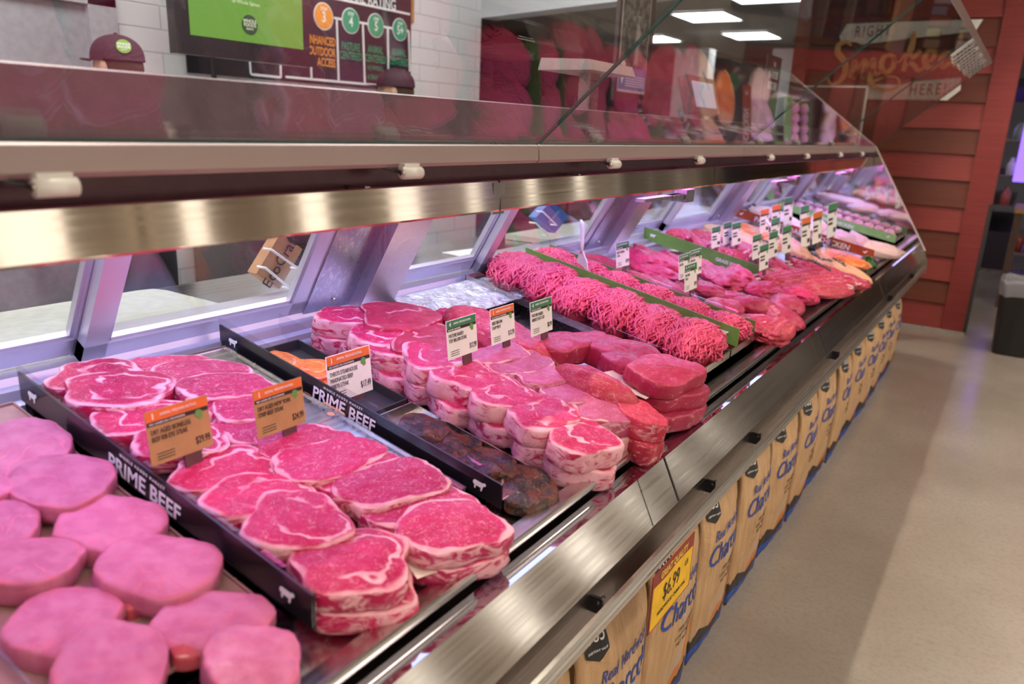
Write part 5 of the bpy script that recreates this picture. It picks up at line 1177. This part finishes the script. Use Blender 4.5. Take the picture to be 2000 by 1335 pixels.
pack([(500, 542), (545, 572), (597, 465), (548, 462)], -1.60, 'kraft glove box with script lettering in the white wire rack', M_TKRAFT, 'EcoCraft', M_INK, .045)
wire([(515, 485), (568, 522), (503, 520), (552, 560)], -1.56, 'white wire rack holding the kraft box behind the left window')
pack([(1045, 432), (1082, 462), (1120, 402), (1075, 398)], -1.60, 'blue printed pack in a wire rack behind the second window', plain('pack_blue', (.02, .16, .50), .4), 'SEAFOOD', M_WINK, .02)
wire([(1048, 412), (1075, 438), (1034, 434), (1058, 458)], -1.57, 'white wire rack holding the blue pack behind the second window')

# weighing scales standing on the top shelf side
def scale(px, py, xx, label, s=1.0, screen=True):
    p = on(0, xx, px, py); e = empty('counter_scale', (xx, p.y, 1.409), label=label, cat='scale')
    dz = p.z - 1.409
    if screen:
        MB().box(-.02, .02, -.03, .03, 0, dz - .03).build('scale_post', M_DARKST, e)
        h = MB().obox((0, 0, dz), Vector((-.30, 0, .95)).normalized(), Y, Vector((.95, 0, .30)).normalized(), .075 * s, .16 * s, .02).build('display_housing', plain('scale_grey', (.14, .10, .11), .4), e)
        MB().obox((.022, 0, dz + .005), Vector((-.30, 0, .95)).normalized(), Y, Vector((.95, 0, .30)).normalized(), .052 * s, .115 * s, .004).build('display', emit('scale_display', (.62, .66, .80, 1), .8), e)
        MB().box(-.12, .06, -.16, .16, 0, .05).build('scale_base', M_DARKST, e)
    else:
        MB().box(-.13, .10, -.18, .18, 0, .05).build('scale_base', M_DARKST, e); MB().box(-.02, .02, -.03, .03, .05, dz - .01).build('scale_post', M_DARKST, e)
        MB().prism([(-.10, dz - .01), (.09, dz - .01), (.075, dz + .02), (-.09, dz + .025)], -.15, .15).build('weighing_plate', plain('plate_grey', (.38, .34, .33), .4), e)
    return e
scale(1366, 188, -1.22, 'dark counter scale with lit display seen through the raised glass')
scale(1152, 137, -1.22, 'counter scale with pale plate left of the framed poster', screen=False)
# in-house sign and dark panel near the end
p = on(0, -1.15, 1507, 160); e = empty('chalk_sign', (-1.15, p.y, 1.409), label='black sign with white lettering standing on the case top near the wall', cat='sign')
hh_ = p.z - 1.409
MB().box(-.004, .004, -.12, .12, 0, hh_ + .12).build('sign_board', M_BOARDB, e); m = MB()
for i, t in enumerate(('THE', 'IN-HOUSE', 'BUTCHER')): letters(m, t, (.0045, 0, hh_ + .08 - .05 * i), Y, Z, X, (.03, .05, .05)[i], sx=.7, bold=.01)
m.build('lettering', M_WINK, e)
e = empty('standing_board', (-1.23, 5.85, 0), label='dark red panel with pale edge standing behind the far end of the case', cat='panel')
MB().box(-.20, .20, 0, .02, 1.0, 1.79).build('panel_board', plain('panel_dark_red', (.085, .020, .018), .5), e); MB().box(-.215, .215, .002, .018, 1.79, 1.80).box(.20, .212, .002, .018, 1.0, 1.80).build('panel_edge', M_SWHITE, e)
MB().box(-.02, .02, .0, .02, 0, 1.0).box(-.15, .15, -.1, .12, 0, .02).build('panel_stand', M_BLACK, e)
# preparation room beyond the bulkhead
e = empty('extractor_hood', (-5.3, 7.4, 2.25), label='stainless extractor hood in the room behind the counter', cat='hood')
MB().prism([(-.9, .0), (.9, 0), (.7, .40), (-.9, .40)], -.5, .6).build('hood_body', M_STEEL, e); MB().box(-.3, .3, -.2, .2, .40, CEIL - 2.24).build('hood_duct', M_STEEL, e)
for px0, px1, l in ((1320, 1386, 'left white column in the far room behind the scale display'), (1510, 1552, 'right white column in the far room beside the red wall')):
    a, b = on(1, 12.5, px0, 95), on(1, 12.5, px1, 95)
    o = MB().box(a.x, b.x, 12.5, 12.8, 0, a.z).build('white_column', plain('column_white', (.70, .72, .74), .5)); tag(o, l, 'column')
e = empty('prep_shelving', (-6.5, 9.5, 0), label='grey steel shelving against the far side of the preparation room', cat='shelving')
for z in (.3, .9, 1.5): MB().box(-.3, .3, -1.6, 1.6, z, z + .03).build('shelf', M_STEEL, e)
for sx_ in (-.28, .28):
    for sy_ in (-1.57, 1.57): MB().box(sx_ - .02, sx_ + .02, sy_ - .02, sy_ + .02, 0, 1.9).build('upright', M_STEEL, e)

# people in caps behind the counter -----------------------------------------------------
M_SKIN = plain('skin', (.55, .30, .21), .5, 0, .05, 20); M_SHIRT = plain('dark_shirt', (.028, .020, .024), .8); M_APRON = plain('apron_maroon', (.06, .012, .02), .8); M_CAP = plain('cap_maroon', (.050, .012, .024), .75); M_HAIR = plain('hair_brown', (.05, .025, .012), .8); M_TROUS = plain('trousers_black', (.02, .02, .025), .8)
def person(x, y, ht, face, label, logo):
    """ht: height of the top of the cap; face: heading in degrees"""
    e = empty('person', (x, y, 0), (0, 0, math.radians(face)), label=label, cat='person')   # faces local +Y
    k = (ht - .035) / 1.70
    J = [((0, 0, .95), .15, -1), ((0, .0, 1.12), .14, 0), ((0, -.01, 1.30), .155, 1), ((0, -.01, 1.42), .10, 2), ((0, .01, 1.49), .055, 3), ((0, .02, 1.555), .065, 4)]
    for s in (-1, 1):
        b = len(J); J += [((s * .10, 0, .88), .10, 0), ((s * .11, .01, .50), .065, b), ((s * .11, -.01, .10), .042, b + 1), ((s * .12, .10, .045), .035, b + 2), ((s * .125, .17, .035), .028, b + 3)]
        b = len(J); J += [((s * .17, -.01, 1.40), .062, 2), ((s * .235, -.02, 1.15), .048, b), ((s * .20, .16, .98), .036, b + 1), ((s * .17, .24, .985), .028, b + 2), ((s * .155, .29, .98), .028, b + 3)]
        b = len(J)
    me = bpy.data.meshes.new('body'); me.from_pydata([(p[0] * k, p[1] * k, p[2] * k) for p, r, q in J], [(i, q) for i, (p, r, q) in enumerate(J) if q >= 0], [])
    o = bpy.data.objects.new('body', me); C.objects.link(o); md = o.modifiers.new('skin', 'SKIN'); md.use_smooth_shade = True
    for i, (p, r, q) in enumerate(J): me.skin_vertices[0].data[i].radius = (r * k, r * k * .72 if r > .09 else r * k)
    me.skin_vertices[0].data[0].use_root = True
    sd = o.modifiers.new('sub', 'SUBSURF'); sd.levels = 2; sd.render_levels = 2
    dg = bpy.context.evaluated_depsgraph_get(); dg.update(); m2 = bpy.data.meshes.new_from_object(o.evaluated_get(dg)); bpy.data.objects.remove(o)
    o = bpy.data.objects.new('body', m2); C.objects.link(o); o.parent = e
    for mt in (M_SHIRT, M_TROUS, M_SKIN): m2.materials.append(mt)
    for p in m2.polygons:
        c = p.center; z = c.z / k; p.use_smooth = True
        p.material_index = 1 if z < .93 and abs(c.x) < .19 * k and c.y < .14 else (2 if z > 1.46 or (abs(c.x) > .10 * k and c.y > .10 * k) else 0)
    # head
    hz = 1.625 * k; v = MB(); nu, nv = 32, 24; vv = []
    for i in range(nv + 1):
        pth = PI * i / nv
        for j in range(nu):
            t = 2 * PI * j / nu; q = Vector((math.sin(pth) * math.sin(t), math.sin(pth) * math.cos(t), math.cos(pth)))
            xx, yy, zz = q.x * .076, q.y * .096, q.z * .118
            if q.z < 0: xx *= 1 - .28 * q.z * q.z; yy = yy * (1 - .18 * q.z * q.z) + .012 * -q.z
            f_ = max(0, q.y) ** 3
            yy += f_ * (.024 * math.exp(-((xx / .011) ** 2) - ((zz + .018) / .022) ** 2) - .008 * math.exp(-(((abs(xx) - .030) / .014) ** 2) - ((zz - .008) / .012) ** 2) + .006 * math.exp(-((xx / .022) ** 2) - ((zz + .058) / .008) ** 2) + .008 * math.exp(-((xx / .03) ** 2) - ((zz + .095) / .018) ** 2))
            vv.append((xx * k, (yy + .025) * k, hz + zz * k))
    ff = [(i * nu + j, (i + 1) * nu + j, (i + 1) * nu + (j + 1) % nu, i * nu + (j + 1) % nu) for i in range(nv) for j in range(nu)]
    hb = MB().add(vv, ff, 0, True)
    for s in (-1, 1): hb.ball((s * .078 * k, .015 * k, hz - .005), .010, .020, .032, 12, 8, 0)
    hd = hb.build('head', M_SKIN, e)
    ey = MB()
    for s in (-1, 1): ey.ball((s * .030 * k, .108 * k, hz + .008 * k), .012, .008, .007, 12, 8)
    ey.build('eyes', M_WHITE, hd); ir = MB()
    for s in (-1, 1): ir.ball((s * .030 * k, .1155 * k, hz + .008 * k), .005, .003, .005, 10, 6)
    ir.build('irises', M_INK, hd); MB().ball((0, .119 * k, hz - .058 * k), .022, .006, .005, 12, 6).build('mouth', plain('lips', (.40, .12, .11), .5), hd)
    hh = MB(); vv2 = [(a * 1.06, (b - .025 * k) * 1.05 + .018 * k, c_) for a, b, c_ in vv]
    keep = [q for q in ff if all((vv[i][1] - .02 * k < .01 or vv[i][2] > hz + .07 * k) and vv[i][2] > hz - .075 * k for i in q)]
    hh.add(vv2, keep, 0, True); hh.build('hair', M_HAIR, e)
    # hands with five fingers
    for s in (-1, 1):
        h = MB(); c = Vector((s * .150 * k, .315 * k, .975 * k)); h.ball(c, .040, .045, .016, 14, 10)
        for q in range(4):
            x0 = c.x + (-.027 + .018 * q); L = (.062, .072, .068, .052)[q if s < 0 else q]
            h.tube([(x0, c.y + .030, c.z), (x0 * 1.0, c.y + .038 + L * .5, c.z + .002), (x0, c.y + .034 + L * .85, c.z - .012), (x0, c.y + .030 + L, c.z - .026)], [.0088, .0084, .0076, .006], 8)
        h.tube([(c.x - s * .030, c.y - .01, c.z), (c.x - s * .055, c.y + .022, c.z - .003), (c.x - s * .058, c.y + .052, c.z - .008)], [.011, .0095, .007], 8)
        h.build('hand', M_SKIN, e)
    ap = MB(); pts = []
    for z in np.linspace(.55, 1.36, 9):
        for a_ in np.linspace(-1, 1, 9):
            wd = .17 if z < 1.05 else .17 - (z - 1.05) * .30; pts.append((a_ * wd * k, (.150 - .075 * a_ * a_ + (.0 if z > .9 else .02)) * k, z * k))
    v2 = pts + [(a, b - .004, c_) for a, b, c_ in pts]; n9 = 81
    fa = [(i * 9 + j, i * 9 + j + 1, (i + 1) * 9 + j + 1, (i + 1) * 9 + j) for i in range(8) for j in range(8)]
    ap.add(v2, fa + [tuple(n9 + i for i in q)[::-1] for q in fa], 0, True); ap.build('apron', M_APRON, e)
    # cap
    cp_ = MB(); cv = []; cz = hz + .030 * k
    for i in range(11):
        a_ = PI / 2 * i / 10
        for j in range(32):
            t = 2 * PI * j / 32; cv.append((math.cos(a_) * math.sin(t) * .090 * k, (math.cos(a_) * math.cos(t) * .108 + .020) * k, cz + (math.sin(a_) ** .8) * .098 * k))
    fc_ = [(i * 32 + j, i * 32 + (j + 1) % 32, (i + 1) * 32 + (j + 1) % 32, (i + 1) * 32 + j) for i in range(10) for j in range(32)]
    cp_.add(cv, fc_, 0, True); co_ = cp_.build('cap', M_CAP, e)
    b_ = MB(); bv = []
    for i in range(7):
        for j in range(13):
            a_ = (j / 12 - .5) * 2; r_ = i / 6; bv.append((a_ * .080 * k, (.020 + math.sqrt(max(0, 1 - a_ * a_ * .85)) * .104 + r_ * .072 * (1 - a_ * a_ * .5)) * k, cz + .006 - .012 * a_ * a_ + .003 * r_))
    fb = [(i * 13 + j, i * 13 + j + 1, (i + 1) * 13 + j + 1, (i + 1) * 13 + j) for i in range(6) for j in range(12)]
    b_.add(bv + [(a, b, c_ - .004) for a, b, c_ in bv], fb + [tuple(91 + i for i in q)[::-1] for q in fb], 0, True); b_.build('brim', M_CAP, co_)
    MB().ball((0, .02 * k, cz + .099 * k), .008, .008, .005, 10, 6).build('button', M_CAP, co_)
    if logo:
        g_ = MB(); cc = Vector(logo[:3]) ; nn = Vector(logo[3:]).normalized(); uu = nn.cross(Z).normalized() * -1; ww = nn.cross(uu) * -1
        if ww.z < 0: ww = -ww
        disc(g_, cc, uu, ww, nn, .026, .003, 0); letters(g_, 'WHOLE', cc + nn * .0034 + ww * .008, uu, ww, nn, .013, 1, lift=0, bold=.02); letters(g_, 'FOODS', cc + nn * .0034 - ww * .004, uu, ww, nn, .013, 1, lift=0, bold=.02); letters(g_, 'MARKET', cc + nn * .0034 - ww * .014, uu, ww, nn, .006, 1, lift=0)
        g_.build('round_badge', [plain('badge_green', (.18, .36, .04), .6), M_WINK], co_)
    return e
pt_ = on(0, -3.0, 234, 76); kk = (pt_.z - .035) / 1.70; hzz = 1.625 * kk + .03 * kk + .048
person(-3.0, pt_.y, pt_.z, 104, 'person in a dark cap with round green badge facing the grey door', (-.046, -.062, hzz, -.59, -.78, .30))
pt_ = on(0, -2.95, 780, 140); person(-2.95, pt_.y, pt_.z, 120, 'person in a dark maroon cap bending below the rating board', None)

# ================================================================== STORE BEYOND THE RED WALL
e = empty('waste_bin', (.115, 6.52, 0), label='black waste bin with a clear liner folded over its rim', cat='bin')
bb = MB(); v = []
for z, s in ((0, .80), (.02, .82), (.50, 1.0), (.505, 1.03), (.53, 1.03)):
    for j in range(24):
        t = 2 * PI * j / 24; cx_, sx_ = math.cos(t), math.sin(t); v.append((math.copysign(abs(cx_) ** .45, cx_) * .145 * s, math.copysign(abs(sx_) ** .45, sx_) * .19 * s, z))
f = [(i * 24 + j, i * 24 + (j + 1) % 24, (i + 1) * 24 + (j + 1) % 24, (i + 1) * 24 + j) for i in range(4) for j in range(24)] + [tuple(range(24))[::-1]]
bb.add(v, f, 0, True); bb.build('bin_body', M_BLACK, e)
lv = []; 
for i, (z, s) in enumerate(((.43, 1.04), (.47, 1.06), (.52, 1.07), (.545, 1.03), (.53, .96), (.45, .93), (.40, .90))):
    for j in range(48):
        t = 2 * PI * j / 48; cx_, sx_ = math.cos(t), math.sin(t); s2 = s * (1 + .02 * math.sin(9 * t + i)); lv.append((math.copysign(abs(cx_) ** .45, cx_) * .145 * s2, math.copysign(abs(sx_) ** .45, sx_) * .19 * s2, z + .006 * math.sin(7 * t)))
lf = [(i * 48 + j, i * 48 + (j + 1) % 48, (i + 1) * 48 + (j + 1) % 48, (i + 1) * 48 + j) for i in range(6) for j in range(48)]
gl_ = N('bin_liner'); gl_.set(col=(.35, .34, .36), rough=.25, alpha=.55); gl_.bump(gl_.noise(gl_.coord(), 25, 3), .6, .01)
MB().add(lv, lf, 0, True).build('bin_liner', gl_.mat, e)
e = empty('sampling_table', (.42, 8.7, 0), label='dark framed table with a wooden top behind the waste bin', cat='table')
MB().box(-.48, .5, -.4, .4, .87, .91).build('tabletop', plain('table_wood', (.42, .22, .10), .5), e)
for sx_ in (-.44, .44):
    for sy_ in (-.35, .35): MB().box(sx_ - .03, sx_ + .03, sy_ - .03, sy_ + .03, 0, .87).build('leg', plain('table_leg', (.09, .05, .035), .5), e)
for z in (.25, .5): MB().box(-.44, .44, -.36, .36, z, z + .02).build('shelf', M_DARKST, e)
for i, (dx, mt, l) in enumerate(((-.40, 'jar_red', 'dark red jar on the lower shelf of the wooden table'), (-.30, 'jar_black', 'black jar on the lower shelf of the wooden table'))):
    t_ = MB().tube([(.42 + dx, 8.40, .52), (.42 + dx, 8.40, .64), (.42 + dx, 8.40, .66)], [.04, .04, .03], 16).build('jar', plain(mt, ((.2, .02, .02) if i == 0 else (.02, .02, .02)), .3)); tag(t_, l, 'jar')
VG = emit('violet_glow', (.30, .16, 1.0, 1), 1.8)
e = empty('lit_produce_cooler', (-.22, 11.4, 0), label='violet lit open cooler far down the store behind the red wall edge', cat='cooler')
MB().box(-.55, .20, -.5, 3.0, 0, .45).build('cooler_base', plain('cooler_dark', (.03, .02, .04), .5), e); MB().box(-.55, -.40, -.5, 3.0, .45, 2.1).box(-.55, .25, -.5, 3.0, 2.1, 2.2).build('cooler_body', plain('cooler_dark', (.03, .02, .04), .5), e)
MB().box(.06, .24, -.56, -.53, 1.05, 2.1).build('strip_curtain', VG, e)
MB().tube([(.20, -.45, 2.06), (.20, 2.9, 2.06)], .03, 10).tube([(-.36, -.45, 1.3), (-.36, 2.9, 1.3)], .03, 10).box(-.40, -.38, -.45, 2.9, 1.4, 2.0).build('cooler_lamp', VG, e)
for z in (.75, 1.1, 1.5): MB().box(-.40, .12, -.45, 2.95, z, z + .02).build('shelf', M_DARKST, e)
cols = [(.5, .1, .12), (.75, .7, .6), (.2, .3, .1), (.6, .3, .05), (.3, .08, .3)]
rr = random.Random(4)
for i in range(12):
    z = (.77, 1.12, 1.52)[i % 3]; y = 10.98 + .16 * (i // 3); c_ = cols[i % 5]
    o = MB().tube([(-.20, y, z), (-.20, y, z + .12), (-.20, y, z + .16), (-.20, y, z + .2)], [.05, .05, .025, .02], 12).build('bottle', plain('bottle_%d' % (i % 5), c_, .3)); tag(o, 'small bottle on a shelf of the violet lit cooler', 'bottle', 'bottles in the violet cooler')
e = empty('store_shelving', (.55, 12.6, 0), label='dark store shelving far behind the wooden table', cat='shelving')
MB().box(-.25, 1.6, .3, .36, 0, 2.0).build('back_panel', plain('shelf_brown', (.14, .08, .05), .6), e)
for z in (.2, .6, 1.0, 1.4, 1.8): MB().box(-.25, 1.6, -.1, .3, z, z + .03).build('shelf', plain('shelf_brown', (.14, .08, .05), .6), e)
for i in range(20):
    z = (.63, 1.03, 1.43, 1.83)[i % 4]; x = .36 + .14 * (i // 4)
    o = MB().box(x, x + .11, 12.5, 12.66, z, z + rr.uniform(.16, .28)).build('product_box', plain('carton_%d' % (i % 5), [(.5, .35, .18), (.6, .55, .5), (.15, .35, .4), (.5, .12, .06), (.65, .5, .1)][i % 5], .5)); tag(o, 'small blurred carton on the dark far store shelving', 'box', 'cartons on the far shelving')
